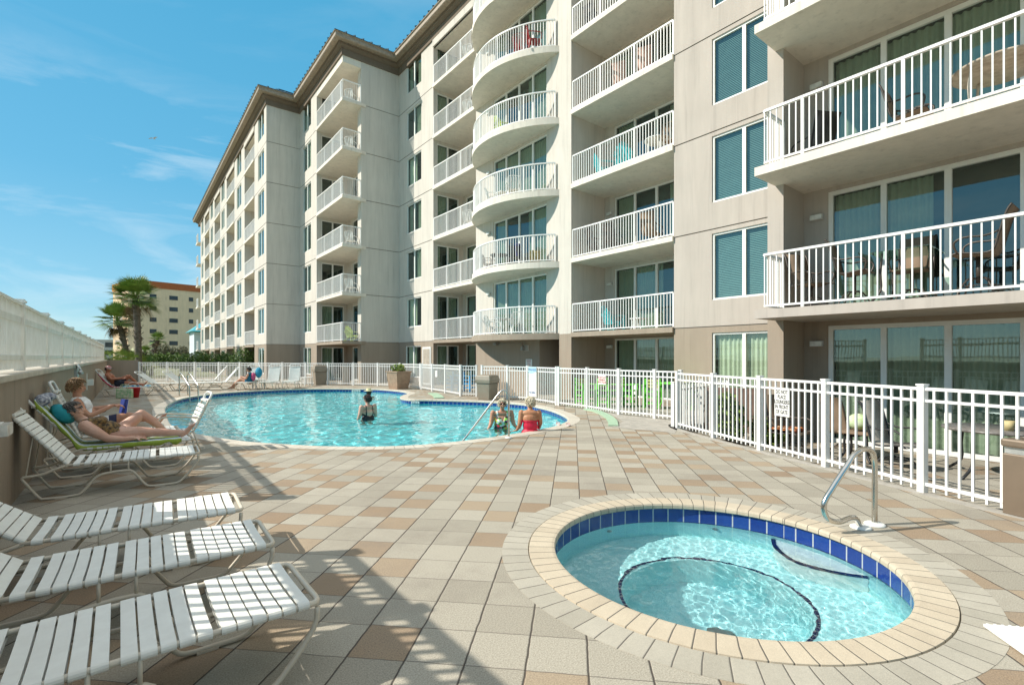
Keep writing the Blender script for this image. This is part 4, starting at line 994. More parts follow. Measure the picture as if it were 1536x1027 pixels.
def palm(label, base, h, crown_r, nf, seed, lean=(0, 0), tr=0.2, fan=True, dead=10):
    rnd = random.Random(seed); root = empty('palm_tree', base); tag(root, label, 'palm tree')
    tp = Vector((lean[0], lean[1], h)); mb = MB(); pts = []; rs = []
    for i in range(15):
        t = i/14; pts.append(Vector((lean[0]*t*t, lean[1]*t*t, h*t))); rs.append(tr*(1.05 if i % 2 else 0.95)*(1.25-0.3*t if t < .15 else 1.0))
    mb.tube(pts, rs, 12)
    # old leaf boots criss-crossing under the crown
    for i in range(70):
        z = h*rnd.uniform(0.42, 1.0); t = z/h; a = rnd.uniform(0, 6.28); c = Vector((lean[0]*t*t, lean[1]*t*t, z))
        d = Vector((cos(a), sin(a), 0)); mb.beam(c+d*tr*0.8, c+d*(tr+0.13)+Vector((rnd.uniform(-.05, .05), rnd.uniform(-.05, .05), 0.2)), 0.07, 0.03)
    mb.build('trunk', BARK, root)
    cr = MB()
    for f in range(nf+dead):
        isd = f >= nf
        a = rnd.uniform(0, 6.28); el = rnd.uniform(-0.75, -1.2) if isd else rnd.uniform(-0.5, 1.4); cr.cur = 2 if isd else (0 if rnd.random() < .6 else 1)
        d = Vector((cos(a)*cos(el), sin(a)*cos(el), sin(el))); L_ = crown_r*rnd.uniform(.85, 1.12)*(0.8 if isd else 1)
        pet = L_*0.5; up = Vector((0, 0, 1)); sd = d.cross(up).normalized(); nn = sd.cross(d).normalized()
        P0 = tp; P1 = tp+d*pet-Vector((0, 0, 0.05*pet))
        cr.beam(P0, P1, 0.035, 0.02)
        K = 23
        for k in range(K):
            q = (k-(K-1)/2)/((K-1)/2); ph = q*1.75
            dd = (d*cos(ph)+sd*sin(ph)+nn*0.25*abs(q)).normalized(); ln = L_*0.55*(1-0.25*abs(q))*rnd.uniform(.85, 1.1)
            mid = P1+dd*ln*0.55; tip = P1+dd*ln*1.0-Vector((0, 0, ln*(0.16 if not isd else .5)))
            wv = dd.cross(nn).normalized()*0.024*crown_r/1.6
            cr.add([P1-wv*.3, P1+wv*.3, mid+wv, mid-wv, tip], [(0, 1, 2, 3), (3, 2, 4)])
    cr.build('crown', [M('palm_leaf', (0.27, 0.38, 0.09), 0.45, scale=2.0, col2=(0.12, 0.20, 0.04)), LEAFM, M('leaf_dead', (0.22, 0.16, 0.09), 0.9)], root)
    return root
palm('tall palm with a thick shaggy trunk and the highest crown', at(208, 535, 41)+(-0.3,), 6.7, 2.2, 74, 1, (-0.2, 0.2), 0.24, dead=3)
palm('shorter palm leaning left just behind the tallest palm', at(193, 535, 43)+(-0.3,), 4.9, 1.95, 56, 2, (-0.75, 0), 0.19, dead=7)
palm('small slender palm leaning right near the tan tower', at(227, 535, 48)+(-0.3,), 3.5, 1.0, 34, 3, (0.5, 0), 0.13, dead=4)
palm('tiny palm half hidden beside the tallest trunk', at(217, 535, 46)+(-0.3,), 2.2, 0.9, 18, 4, (0, 0), 0.12)
for i, (px, Z, r, h, lab) in enumerate([(172, 42, 1.3, 2.6, 'bright yellow green palmetto clump by the end of the picket fence'), (190, 41, 1.4, 2.4, 'yellow green palmetto clump at the foot of the tall palm'), (181, 47, 1.4, 3.4, 'taller green palmetto rising behind the bright clumps'), (209, 43, 1.2, 2.0, 'dry golden tuft of beach grass by the return wall')]):
    c = at(px, 535, Z); rnd = random.Random(20+i); root = empty('palmetto_bush' if i < 3 else 'beach_grass', c+(-0.3,)); tag(root, lab, 'bush')
    mb = MB()
    for f in range(42):
        a = rnd.uniform(0, 6.28); q = rnd.random()**.5*r*.7; b0 = Vector((cos(a)*q, sin(a)*q, 0)); a2 = rnd.uniform(0, 6.28); el = rnd.uniform(.5, 1.4)
        d = Vector((cos(a2)*cos(el), sin(a2)*cos(el), sin(el))); hh = h*rnd.uniform(.55, .95); P1 = b0+d*hh; mb.cur = 0 if rnd.random() < .55 else 1
        sd = d.cross(Vector((0, 0, 1))).normalized(); mb.beam(b0, P1, 0.02, 0.01)
        for k in range(11):
            ph = (k-5)/5*1.7; dd = (d*cos(ph)+sd*sin(ph)).normalized(); ln = 0.62*rnd.uniform(.7, 1.1); wv = dd.cross(d.cross(sd)).normalized()*0.03
            mb.add([P1-wv, P1+wv, P1+dd*ln-Vector((0, 0, ln*.2))], [(0, 1, 2)])
    mb.build('fronds', [LEAFY, LEAFM], root)
# dune plants out to seaward (seen over the wall and in the window glass)
rnd = random.Random(99); mb = MB()
for i in range(2600):
    x = -4-abs(rnd.gauss(0, 12)); y = rnd.uniform(-25, 60); z = -2.6+1.6*max(0, 1-abs(x+9)/9)+rnd.random()*.2; hh = rnd.uniform(.4, 1.3)
    for k in range(4):
        a = rnd.uniform(0, 6.28); t = Vector((cos(a)*.25, sin(a)*.25, hh*rnd.uniform(.7, 1))); s_ = Vector((-sin(a), cos(a), 0))*.03; p = Vector((x, y, z-.3)); mb.cur = k % 2
        mb.add([p-s_, p+s_, p+t], [(0, 1, 2)])
tag(mb.build('dune_grass', [LEAFM, M('oat_straw', (0.35, 0.30, 0.16), 0.8)]), 'straggling sea oats and grass on the dune beyond the sea wall', 'grass', kind='stuff')
dn = MB(); nx, ny = 30, 60; vs = []
for j in range(ny+1):
    for i in range(nx+1):
        x = -1.35-60*(i/nx)**1.5; y = -60+200*j/ny
        vs.append((x, y, -2.62+1.7*math.exp(-((x+9)/6)**2)*(1+.35*noise.noise((x*.1, y*.13, 0)))+.25*noise.noise((x*.4, y*.4, 1))))
dn.sm = True; dn.add(vs, [(j*(nx+1)+i, j*(nx+1)+i+1, (j+1)*(nx+1)+i+1, (j+1)*(nx+1)+i) for j in range(ny) for i in range(nx)])
tag(dn.build('dunes', SAND), kind='structure')
# gull
p = P3(231, 208, 60); bd_ = MB(); bd_.ball((0, 0, 0), 0.09, 8, (2.2, 0.8, 0.8)); bd_.sm = False
for s in (-1, 1): bd_.add([(0.08, 0, .02), (-0.10, 0, .02), (-0.10, s*.30, .12), (0.10, s*.32, .12), (-0.16, s*.72, .02), (-0.04, s*.70, .02)], [(0, 1, 2, 3), (3, 2, 4, 5)])
gull = bd_.build('gull', M('gull_grey', (0.5, 0.5, 0.5), 0.7), None, p, R(35)); tag(gull, 'lone gull with spread wings in the blue sky', 'bird')
# ================================================================ strap loungers
FRAMEC = M('lounger_frame', (0.62, 0.55, 0.44), 0.45, var=0.04, scale=4)
STRAP = M('vinyl_strap', (0.82, 0.82, 0.76), 0.6, spec=0.3, scale=9, col2=(0.75, 0.74, 0.68))
STRAPB = M('brown_wrap', (0.17, 0.12, 0.085), 0.5)
def strap(mb, p, ax, half, w=0.052, tr=0.016, th=0.004, sag=0.006):
    """ribbon round both side rails. p: centre on the rail plane, ax: direction along the bed (unit)"""
    up = Vector((-ax.z, 0, ax.x)); ya = Vector((0, 1, 0))
    loop = []
    for s in (1, -1):
        for k in range(7):
            a = pi/2-pi*k/6 if s > 0 else -pi/2-pi*k/6
            loop.append((s*half+cos(a)*tr*1.25, sin(a)*tr*1.25))
    top = [(half*(1-2*i/8), tr*1.25-sag*sin(pi*i/8)) for i in range(1, 8)]
    loop = [(half*(2*i/8-1), tr*1.25-sag*sin(pi*i/8)) for i in range(1, 8)]+loop[:7]+loop[7:]
    n = len(loop); vs = []
    for y, z in loop:
        c = p+ya*y+up*z
        vs += [c-ax*w/2, c+ax*w/2]
    inner = []
    for y, z in loop:
        k = 0.80 if abs(z) < tr*1.4 else 1
        inner.append((y*(1-0.006), z*0.72))
    for y, z in inner:
        c = p+ya*y+up*z
        vs += [c-ax*w/2, c+ax*w/2]
    fs = []
    for i in range(n):
        a = 2*i; b = 2*((i+1) % n); A = 2*n+a; B = 2*n+b
        fs += [(a, a+1, b+1, b), (a, b, B, A), (a+1, A+1, B+1, b+1)]
    o = mb.sm; mb.sm = False; mb.add(vs, fs); mb.sm = o
def make_lounger(back=52, half=0.28, seed=1, tail=True):
    rnd = random.Random(seed)
    root = empty('pool_lounger')
    X0, X1, ZB = 0.0, 1.23, 0.355; r = 0.0145
    bm_ = MB()
    bm_.tube(smoothpts([(X0-0.02, -half, ZB), (0.4, -half, ZB), (0.9, -half, ZB), (X1-0.05, -half, ZB), (X1-0.012, -half+0.012, ZB), (X1, -half+0.05, ZB), (X1, -half*0.5, ZB), (X1, 0, ZB), (X1, half*0.5, ZB), (X1, half-0.05, ZB), (X1-0.012, half-0.012, ZB), (X1-0.05, half, ZB), (0.9, half, ZB), (0.4, half, ZB), (X0-0.02, half, ZB)], 3), r, 8)
    for s in (-1, 1): bm_.tube(smoothpts([(X0, s*half, ZB), (X0-0.1, s*half, ZB-0.03), (X0-0.22, s*half, ZB-0.075), (X0-0.36, s*half, ZB-0.085)], 4), r, 8)
    for x in (0.32, 0.78): bm_.tube([(x, -half, ZB-0.02), (x, half, ZB-0.02)], 0.010, 6)
    bm_.build('bed_frame', FRAMEC, root)
    for s in (-1, 1):
        l = MB(); y = s*(half+0.006)
        l.tube(smoothpts([(X1-0.01, y, ZB-0.02), (X1-0.03, y, ZB-0.12), (X1-0.17, y, 0.06), (X1-0.24, y, 0.018), (X1-0.36, y, 0.016), (X1-0.50, y, 0.02), (X1-0.56, y, 0.07), (X1-0.66, y, 0.215), (X1-0.74, y, 0.235), (X1-0.90, y, 0.225), (X1-0.99, y, 0.19), (X1-1.10, y, 0.05), (X1-1.18, y, 0.016), (X1-1.40, y, 0.016), (X1-1.46, y, 0.04), (X1-1.56, y, 0.20), (X1-1.59, y, 0.265), (X1-1.5, y, 0.275)], 3), 0.0135, 8)
        for x in (X1-0.70, X1-0.86): l.tube([(x, y, 0.228), (x, y-s*0.003, ZB)], 0.010, 6)
        for x in (X1-0.40, X1-1.28): l.box(x-0.05, x+0.05, y-0.018, y+0.018, 0.0, 0.012)
        l.build('leg', FRAMEC, root)
    st = MB(); x = X1-0.075; i = 0; ax = Vector((1, 0, 0))
    while x > 0.03:
        strap(st, Vector((x, 0, ZB+rnd.uniform(-.001, .001))), (ax+Vector((0, 0, rnd.uniform(-.03, .03)))).normalized(), half, 0.055+rnd.uniform(-.003, .002), sag=0.006+rnd.uniform(0, .006))
        i += 1; x -= 0.0625+rnd.uniform(-.003, .003)+(0.028 if i in (6, 11, 16) else 0)
    st.build('seat_straps', STRAP, root)
    a = R(back); ba = Vector((-cos(a), 0, sin(a))); bl = 0.74
    br = MB(); h0_ = Vector((0.0, 0, ZB))
    for s in (-1, 1): br.tube([h0_+Vector((0, s*(half-0.03), 0)), h0_+ba*bl+Vector((0, s*(half-0.03), 0))], r, 8)
    br.tube([h0_+ba*bl+Vector((0, -half+.03, 0)), h0_+ba*bl+Vector((0, half-.03, 0))], r, 8)
    # prop that holds the back up
    mp_ = h0_+ba*bl*0.62; ft = Vector((-0.34, 0, ZB-0.085))
    for s in (-1, 1): br.beam(mp_+Vector((0, s*(half-0.06), -0.01)), ft+Vector((0, s*(half-0.06), 0)) if back > 15 else mp_+Vector((0, s*(half-0.06), -0.05)), 0.022, 0.008)
    bro = br.build('backrest', FRAMEC, root)
    sb_ = MB(); d = 0.035; i = 0
    while d < bl-0.05:
        strap(sb_, h0_+ba*d, -ba, half-0.03, 0.055, sag=0.008); d += 0.0625; i += 1
    sb_.build('back_straps', STRAP, bro)
    hb_ = MB(); e = h0_+ba*(bl-0.01); e2 = h0_+ba*(bl+0.13)
    hp = [e+Vector((0, -half+.02, 0)), e2+Vector((0, -half+.05, 0)), e2+Vector((0, 0, 0))+ba*0.015, e2+Vector((0, half-.05, 0)), e+Vector((0, half-.02, 0))]
    hb_.tube(smoothpts(hp, 4), 0.019, 8); hb_.beam(e+Vector((0, -half+.02, 0)), e+Vector((0, half-.02, 0)), 0.06, 0.03)
    hb_.build('headrest', WHITE2, bro)
    return root
def place(o, x, y, rz, label, group='white strap loungers on the deck', z=0.0):
    o.location = (x, y, z); o.rotation_euler = (0, 0, rz); tag(o, label, 'lounger', group); return o
LG52 = make_lounger(52, seed=1); LG30 = make_lounger(36, seed=2); LG68 = make_lounger(68, seed=3)
place(LG52, -0.50, 7.58, R(-2.5), 'empty strap lounger with raised back beside the woman on the green towel')
L5 = place(copy_tree(LG52), -0.46, 8.74, R(2), 'strap lounger covered by a green and white towel with a woman on it')
place(LG30, -0.50, 4.68, R(-3), 'third empty strap lounger from the camera, sunlit at its foot')
o = place(copy_tree(LG30), -0.48, 3.73, R(-1.5), 'second empty strap lounger from the camera, striped by picket shadows')
o = place(copy_tree(LG30), -0.49, 2.75, R(0.5), 'nearest strap lounger, cut off by the bottom edge of the view')
place(LG68, -0.55, 9.95, R(0), 'upright strap lounger with the reading woman in white')
# far loungers
def far(px, py, rz, src, label, z=0.0, dx=0.0):
    g_ = G(px, py); return place(copy_tree(src), g_[0], g_[1], R(rz), label)
far(172, 594, -14, LG52, 'far lounger against the return wall carrying the man in the cap')
far(232, 586, -30, LG30, 'far empty lounger between the man in the cap and the pool ladder')
far(272, 585, -38, LG30, 'far empty lounger behind the pool ladder with its back half raised')
far(322, 580, 175, LG52, 'far lounger facing away, just left of the person reading')
far(338, 584, 178, LG52, 'far low lounger with slats showing, in front of the person reading')
far(378, 583, -120, LG68, 'upright lounger seen from the front in front of the person reading')
far(410, 582, -118, LG68, 'upright lounger seen from the front right of the person reading')
far(441, 581, -116, LG68, 'upright lounger seen from the front nearest the grey bin')
# strap armchair at the pool edge, facing the sea wall
ch = empty('pool_chair', (0.62, 9.75, 0), R(183)); tag(ch, 'strap armchair with curved white arms standing at the pool edge by the reading woman', 'chair')
mb = MB()
for s in (-1, 1):
    y = s*0.27
    mb.tube(smoothpts([(0.30, y, 0.0), (0.27, y, 0.3), (0.24, y, 0.54), (0.15, y, 0.60), (-0.1, y, 0.585), (-0.28, y, 0.56)], 4), 0.014, 8)
    mb.tube(smoothpts([(0.27, y*.93, 0.33), (0.0, y*.93, 0.31), (-0.2, y*.93, 0.33), (-0.30, y*.93, 0.5), (-0.44, y*.93, 0.84)], 4), 0.014, 8)
    mb.tube([(-0.22, y, 0.34), (-0.32, y, 0.0)], 0.014, 8)
mb.tube([(-0.30, -0.25, 0.5), (-0.30, 0.25, 0.5)], 0.012, 6); mb.tube([(0.27, -0.27, 0.33), (0.27, 0.27, 0.33)], 0.012, 6); mb.tube([(-0.22, -0.27, 0.34), (-0.22, 0.27, 0.34)], 0.012, 6); mb.build('frame', FRAMEC, ch)
sb_ = MB()
for i in range(7): strap(sb_, Vector((0.24-i*0.064, 0, 0.325)), Vector((1, 0, 0)), 0.25, 0.05)
sb_.build('seat_straps', STRAP, ch)
sb_ = MB(); ba = Vector((-0.14, 0, 0.34)).normalized()
for i in range(6): strap(sb_, Vector((-0.25, 0, 0.42))+ba*(i*0.068), -ba, 0.25, 0.05)
sb_.build('back_straps', STRAP, ch)
hb_ = MB(); e = Vector((-0.44, 0, 0.82)); hb_.tube(smoothpts([e+Vector((0, -.25, 0)), e+ba*0.12+Vector((0, -.22, 0)), e+ba*0.14, e+ba*0.12+Vector((0, .22, 0)), e+Vector((0, .25, 0))], 4), 0.018, 8); hb_.beam(e+Vector((0, -.24, 0)), e+Vector((0, .24, 0)), 0.08, 0.03); hb_.build('headrest', WHITE2, ch)
# ================================================================ towels and bags
def stripe_mat(name, cols, period, axis=0, bump=0.4):
    m, nt, b, out = newmat(name); L = nt.links
    tc = nd(nt, 'ShaderNodeTexCoord'); sp = nd(nt, 'ShaderNodeSeparateXYZ'); L.new(tc.outputs['Object'], sp.inputs[0])
    f = mth(nt, 'FRACT', mth(nt, 'DIVIDE', sp.outputs[axis], period)); cr = nd(nt, 'ShaderNodeValToRGB'); cr.color_ramp.interpolation = 'CONSTANT'
    el = cr.color_ramp.elements; el[0].color = c4(cols[0][1]); el[0].position = cols[0][0]; el[1].color = c4(cols[1][1]); el[1].position = cols[1][0]
    for p_, c_ in cols[2:]: e_ = el.new(p_); e_.color = c4(c_)
    L.new(f, cr.inputs[0]); L.new(cr.outputs[0], b.inputs['Base Color']); b.inputs['Roughness'].default_value = 0.95
    n2 = nd(nt, 'ShaderNodeTexNoise', i_Scale=120.0, i_Detail=2.0); L.new(tc.outputs['Object'], n2.inputs['Vector'])
    bp = nd(nt, 'ShaderNodeBump', i_Strength=bump, i_Distance=0.01); L.new(n2.outputs['Fac'], bp.inputs['Height']); L.new(bp.outputs[0], b.inputs['Normal'])
    return m
def drape(name, path, y0, y1, mat, label, cat, seed, fold=0.012, hang=(0.10, 0.16), th=0.008):
    """cloth over a path of (x, z), hanging over both long edges"""
    rnd = random.Random(seed); P = [Vector((a, 0, b)) for a, b in path]; P = catmull(P, 6); ny = 14; vs = []
    for i, p in enumerate(P):
        for j in range(ny+1):
            t = j/ny; y = y0+(y1-y0)*t; dz = 0
            if t < 0.16: k = (0.16-t)/0.16; y = y0+(y1-y0)*0.12+0.01*k; dz = -hang[0]*k*(0.7+0.5*noise.noise((i*.25, 1, seed)))
            if t > 0.84: k = (t-0.84)/0.16; y = y0+(y1-y0)*0.88-0.01*k; dz = -hang[1]*k*(0.7+0.5*noise.noise((i*.25, 5, seed)))
            n_ = noise.noise((p.x*9, y*9, seed+p.z*9))*fold
            vs.append((p.x+n_*.3, y+n_*.6, p.z+dz+abs(n_)))
    fs = [(i*(ny+1)+j, (i+1)*(ny+1)+j, (i+1)*(ny+1)+j+1, i*(ny+1)+j+1) for i in range(len(P)-1) for j in range(ny)]
    mb = MB(); mb.sm = True; mb.add(vs, fs); o = mb.build(name, mat); md = o.modifiers.new('thick', 'SOLIDIFY'); md.thickness = th
    tag(o, label, cat); return o
LIME = (0.34, 0.44, 0.06); WHT = (0.78, 0.80, 0.78); CYN = (0.35, 0.62, 0.75)
drape('beach_towel', [(-0.90, 1.02), (-0.78, 0.84), (-0.62, 0.62), (-0.50, 0.44), (-0.40, 0.395), (-0.1, 0.392), (0.25, 0.392), (0.55, 0.392), (0.62, 0.39)], 8.36, 9.10, stripe_mat('towel_lime', [(0.0, LIME), (0.24, WHT), (0.34, LIME), (0.5, WHT), (0.62, CYN), (0.72, WHT), (0.86, LIME)], 0.36, 1), 'lime green and white striped towel spread on the lounger under the woman', 'towel', 4)
mb = MB(); mb.ball((-0.84, 8.60, 1.0), 0.09, 12, (0.9, 1.7, 0.9)); mb.ball((-0.80, 8.80, 1.03), 0.08, 10, (1, 1.4, .7))
bg_ = mb.build('swim_bag', M('navy_print', (0.02, 0.03, 0.10), 0.8, scale=22, col2=(0.6, 0.62, 0.65))); tag(bg_, 'navy and white patterned bundle on top of the towel covered backrest', 'bundle')
mb = MB(); mb.ball((-0.66, 8.76, 0.80), 0.16, 14, (1.0, 1.35, 0.6), Matrix.Rotation(R(48), 3, 'Y'))
cu_ = mb.build('head_cushion', M('teal_cloth', (0.01, 0.26, 0.30), 0.85, var=0.1, scale=10, bump=0.3)); tag(cu_, 'teal cushion behind the head of the woman on the green towel', 'cushion')
# group at the far corner
gx, gy = G(172, 594)
def far_at(px, py, z=0.0): return Vector(G(px, py, z)+(z,))
tw = drape('striped_towel', [(gx-0.50, 0.92), (gx-0.36, 0.72), (gx-0.2, 0.52), (gx-0.02, 0.40), (gx+0.2, 0.39)], gy-0.34, gy+0.30, stripe_mat('towel_red', [(0, (0.55, 0.03, 0.08)), (0.35, WHT), (0.5, (0.05, 0.06, 0.12)), (0.65, WHT)], 0.22, 1), 'red white and navy striped towel over the far lounger back', 'towel', 7)
drape('blue_towel', [(gx+0.25, 0.40), (gx+0.5, 0.395), (gx+0.8, 0.395), (gx+1.15, 0.395)], gy-0.34, gy+0.32, stripe_mat('towel_blue', [(0, (0.05, 0.35, 0.62)), (0.5, (0.45, 0.75, 0.8))], 0.16, 0), 'bright blue towel over the foot of the far lounger', 'towel', 8)
RED = M('red_plastic', (0.50, 0.015, 0.02), 0.45)
p = far_at(200, 596); mb = MB(); mb.lathe([(0.17, 0.0), (0.22, 0.36), (0.235, 0.36), (0.235, 0.38), (0.20, 0.38), (0.165, 0.03), (0.001, 0.03)], 18); b_ = mb.build('red_bucket', RED, None, p); tag(b_, 'red plastic tub on the deck under the far lounger', 'tub')
MB().tube(smoothpts([(-0.2, 0, 0.36), (-0.15, 0, 0.52), (0, 0, 0.58), (0.15, 0, 0.52), (0.2, 0, 0.36)], 4), 0.008, 6).build('handle', WHITE2, b_)
p = far_at(187, 597); mb = MB(); mb.prism([(-0.25, -0.10), (0.25, -0.10), (0.25, 0.10), (-0.25, 0.10)], 0, 0.36); b_ = mb.build('beach_bag', M('floral_bag', (0.75, 0.68, 0.55), 0.8, scale=11, col2=(0.15, 0.42, 0.16)), None, p, R(-20), bevel=0.03); tag(b_, 'floral cloth beach bag standing beside the red tub', 'bag')
for s in (-1, 1): MB().tube(smoothpts([(-0.12, s*0.09, 0.34), (-0.08, s*0.09, 0.5), (0.08, s*0.09, 0.5), (0.12, s*0.09, 0.34)], 4), 0.01, 6).build('handle', MATS['floral_bag'], b_)
# ================================================================ bins, planters, tables
BINM = M('bin_taupe', (0.26, 0.215, 0.16), 0.5, var=0.06, scale=2)
def bin_(px, py, rz, label, w_=0.46, h=0.95, slim=False):
    c = G(px, py); r = empty('trash_bin', c+(0,), R(rz)); tag(r, label, 'trash bin')
    a = w_/2; mb = MB()
    def ring(z, q): return [(-q, -q, z), (q, -q, z), (q, q, z), (-q, q, z)]
    vs = ring(0, a*0.80)+ring(h*0.66, a*0.96); mb.add(vs, [(0, 1, 5, 4), (1, 2, 6, 5), (2, 3, 7, 6), (3, 0, 4, 7), (3, 2, 1, 0), (4, 5, 6, 7)]); mb.build('body', BINM, r, bevel=0.02)
    mb = MB(); vs = ring(h*0.665, a*1.06)+ring(h*0.80, a*1.10)+ring(h*0.97, a*0.98)+ring(h, a*0.80)
    fs = [(3, 2, 1, 0), (12, 13, 14, 15)]
    for k in range(3):
        for i in range(4): fs.append((4*k+i, 4*k+(i+1) % 4, 4*k+4+(i+1) % 4, 4*k+4+i))
    mb.add(vs, fs); ld_ = mb.build('lid', BINM, r, bevel=0.02)
    MB().box(-a*0.62, a*0.62, -a*1.085, -a*1.03, h*0.70, h*0.88).build('swing_flap', M('bin_flap', (0.30, 0.25, 0.19), 0.45), r)
    return r
bin_(731, 599, 20, 'taupe square trash bin with domed lid between the two fence runs', 0.60, 0.90)
bin_(480, 577, -5, 'grey taupe trash bin behind the far edge of the pool', 0.66, 1.08)
# box bin near the right edge
c = G(1503, 769); c2_ = G(1560, 783); bx = empty('litter_box', (c[0], c[1], 0), atan2(c2_[1]-c[1], c2_[0]-c[0])); tag(bx, 'bronze metal litter box with a slot, at the right edge by the near fence', 'litter box')
BRZ = M('bronze_panel', (0.23, 0.175, 0.125), 0.4, var=0.08, scale=1.5, metal=0.35)
MB().box(0.0, 0.52, 0.0, 0.26, 0.0, 0.60).build('body', BRZ, bx, bevel=0.012)
MB().box(-0.012, 0.532, -0.012, 0.272, 0.665, 0.745).build('lid', BRZ, bx, bevel=0.02)
MB().box(0.004, 0.516, 0.03, 0.256, 0.60, 0.665).build('slot_plate', M('slot_steel', (0.6, 0.62, 0.6), 0.3, metal=0.6), bx)
# planter with plant
c = G(598, 583); pl = empty('planter', c+(0,), R(12)); tag(pl, 'square terracotta coloured planter with a clump of green leaves', 'planter')
mb = MB(); a = 0.42; mb.add([(-a*.78, -a*.78, 0), (a*.78, -a*.78, 0), (a*.78, a*.78, 0), (-a*.78, a*.78, 0), (-a, -a, .8), (a, -a, .8), (a, a, .8), (-a, a, .8)], [(0, 1, 5, 4), (1, 2, 6, 5), (2, 3, 7, 6), (3, 0, 4, 7), (3, 2, 1, 0), (4, 5, 6, 7)])
mb.box(-a*1.06, a*1.06, -a*1.06, a*1.06, .8, .86); mb.build('pot', M('planter_clay', (0.36, 0.24, 0.16), 0.8, var=0.1), pl)
mb = MB(); rnd = random.Random(5); leafcloud(mb, (0, 0, 0.95), (0.40, 0.40, 0.28), 420, 0.13, rnd); mb.build('leaves', [LEAFM, LEAFY], pl)
c = G(519, 577); pl = empty('planter', c+(0,)); tag(pl, 'slim taupe column ashtray bin beside the far fence', 'ash bin')
MB().box(-0.18, 0.18, -0.18, 0.18, 0, 0.92).build('body', BINM, pl, bevel=0.02); MB().box(-0.2, 0.2, -0.2, 0.2, 0.96, 1.0).box(-.15, .15, -.15, .15, .92, .96).build('lid', BINM, pl)
pl.name = 'ash_bin'
def side_table(px, py, label):
    c = G(px, py); r = empty('side_table', c+(0,), R(10)); tag(r, label, 'side table', 'white side tables by the pool')
    MB().box(-0.24, 0.24, -0.24, 0.24, 0.43, 0.46).build('top', WHITE2, r, bevel=0.01)
    for sx in (-1, 1):
        for sy in (-1, 1): MB().box(sx*0.2-0.02, sx*0.2+0.02, sy*0.2-0.02, sy*0.2+0.02, 0, 0.43).build('leg', WHITE2, r)
side_table(460, 578.5, 'small white side table next to the grey bin'); side_table(388, 583, 'small white side table beside the person reading')
# green kerb strips painted on the deck edge
GRN = M('kerb_green', (0.30, 0.46, 0.31), 0.8, scale=8, col2=(0.38, 0.50, 0.36))
def strip(name, pix, w_, label, hgt=0.03):
    P = catmull([Vector(G(a, b)+(0,)) for a, b in pix], 6); mb = MB(); vs = []
    for i, p in enumerate(P):
        d = (P[min(i+1, len(P)-1)]-P[max(i-1, 0)]).normalized(); n_ = Vector((-d.y, d.x, 0))
        vs += [p+n_*w_/2, p+n_*w_/2+Vector((0, 0, hgt)), p-n_*w_/2+Vector((0, 0, hgt)), p-n_*w_/2]
    fs = [(4*i+k, 4*i+4+k, 4*i+5+k, 4*i+k+1) for i in range(len(P)-1) for k in range(3)]+[(0, 1, 2, 3), tuple(4*(len(P)-1)+k for k in (3, 2, 1, 0))]
    mb.add([tuple(v) for v in vs], fs); o = mb.build(name, GRN); tag(o, label, 'kerb edging'); return o
strip('kerb_edging', [(880, 614), (897, 618), (910, 624), (918, 631), (920, 639)], 0.22, 'curved pale green painted kerb edge where the concrete walk meets the pavers')
strip('kerb_edging', [(648, 590), (655, 593), (659, 597.5)], 0.36, 'short pale green painted kerb edge by the blank notice on the fence')
# flip-flops
def sandal(x, y, rz, col, label):
    r = empty('flip_flop', (x, y, 0.008), rz); tag(r, label, 'flip-flop', 'pair of flip-flops on the pool edge')
    sole = [(0.13*cos(t), (0.045+0.01*cos(t))*sin(t)) for t in [2*pi*i/20 for i in range(20)]]
    MB().prism(sole, 0, 0.018).build('sole', col, r); MB().tube(smoothpts([(-0.02, -0.045, 0.018), (0.03, -0.025, 0.05), (0.07, 0, 0.03), (0.03, 0.025, 0.05), (-0.02, 0.045, 0.018)], 4), 0.007, 6).build('strap', M('strap_pink', (0.6, 0.3, 0.3), 0.6), r)
fm_ = M('sandal_white', (0.68, 0.6, 0.55), 0.7)
a = G(837, 637); sandal(a[0], a[1], R(60), fm_, 'left of the two white and pink flip-flops on the pool edge'); a = G(852, 638.5); sandal(a[0], a[1], R(52), fm_, 'right of the two white and pink flip-flops on the pool edge')
# white ribbed board corner at the right-hand bottom
c = G(1475, 936, 0.02); brd = empty('ribbed_mat', c+(0.0,), 0); tag(brd, 'white ribbed plastic board lying at the right edge beyond the hot tub', 'board')
e1 = Vector(G(1580, 944, 0.02)+(0,))-Vector(c+(0,)); e2 = Vector(G(1536, 979, 0.02)+(0,))-Vector(c+(0,))
e1 = e1.normalized()*0.6; e2 = e2.normalized()*0.9
mb = MB(); mb.prism([(0, 0), (e2.x, e2.y), (e1.x+e2.x, e1.y+e2.y), (e1.x, e1.y)], 0.010, 0.024)
for i in range(16):
    q = e1*(i+.5)/16; mb.beam((q.x, q.y, 0.026), (q.x+e2.x, q.y+e2.y, 0.026), 0.012, 0.005)
mb.build('board', WHITE2, brd); mb = MB(); mb.prism([(e1.x*.1+e2.x*.1, e1.y*.1+e2.y*.1), (e2.x*.9+e1.x*.1, e2.y*.9+e1.y*.1), (e1.x*.9+e2.x*.9, e1.y*.9+e2.y*.9), (e1.x*.9+e2.x*.1, e1.y*.9+e2.y*.1)], 0.001, 0.010); mb.build('foot', STRAPB, brd)
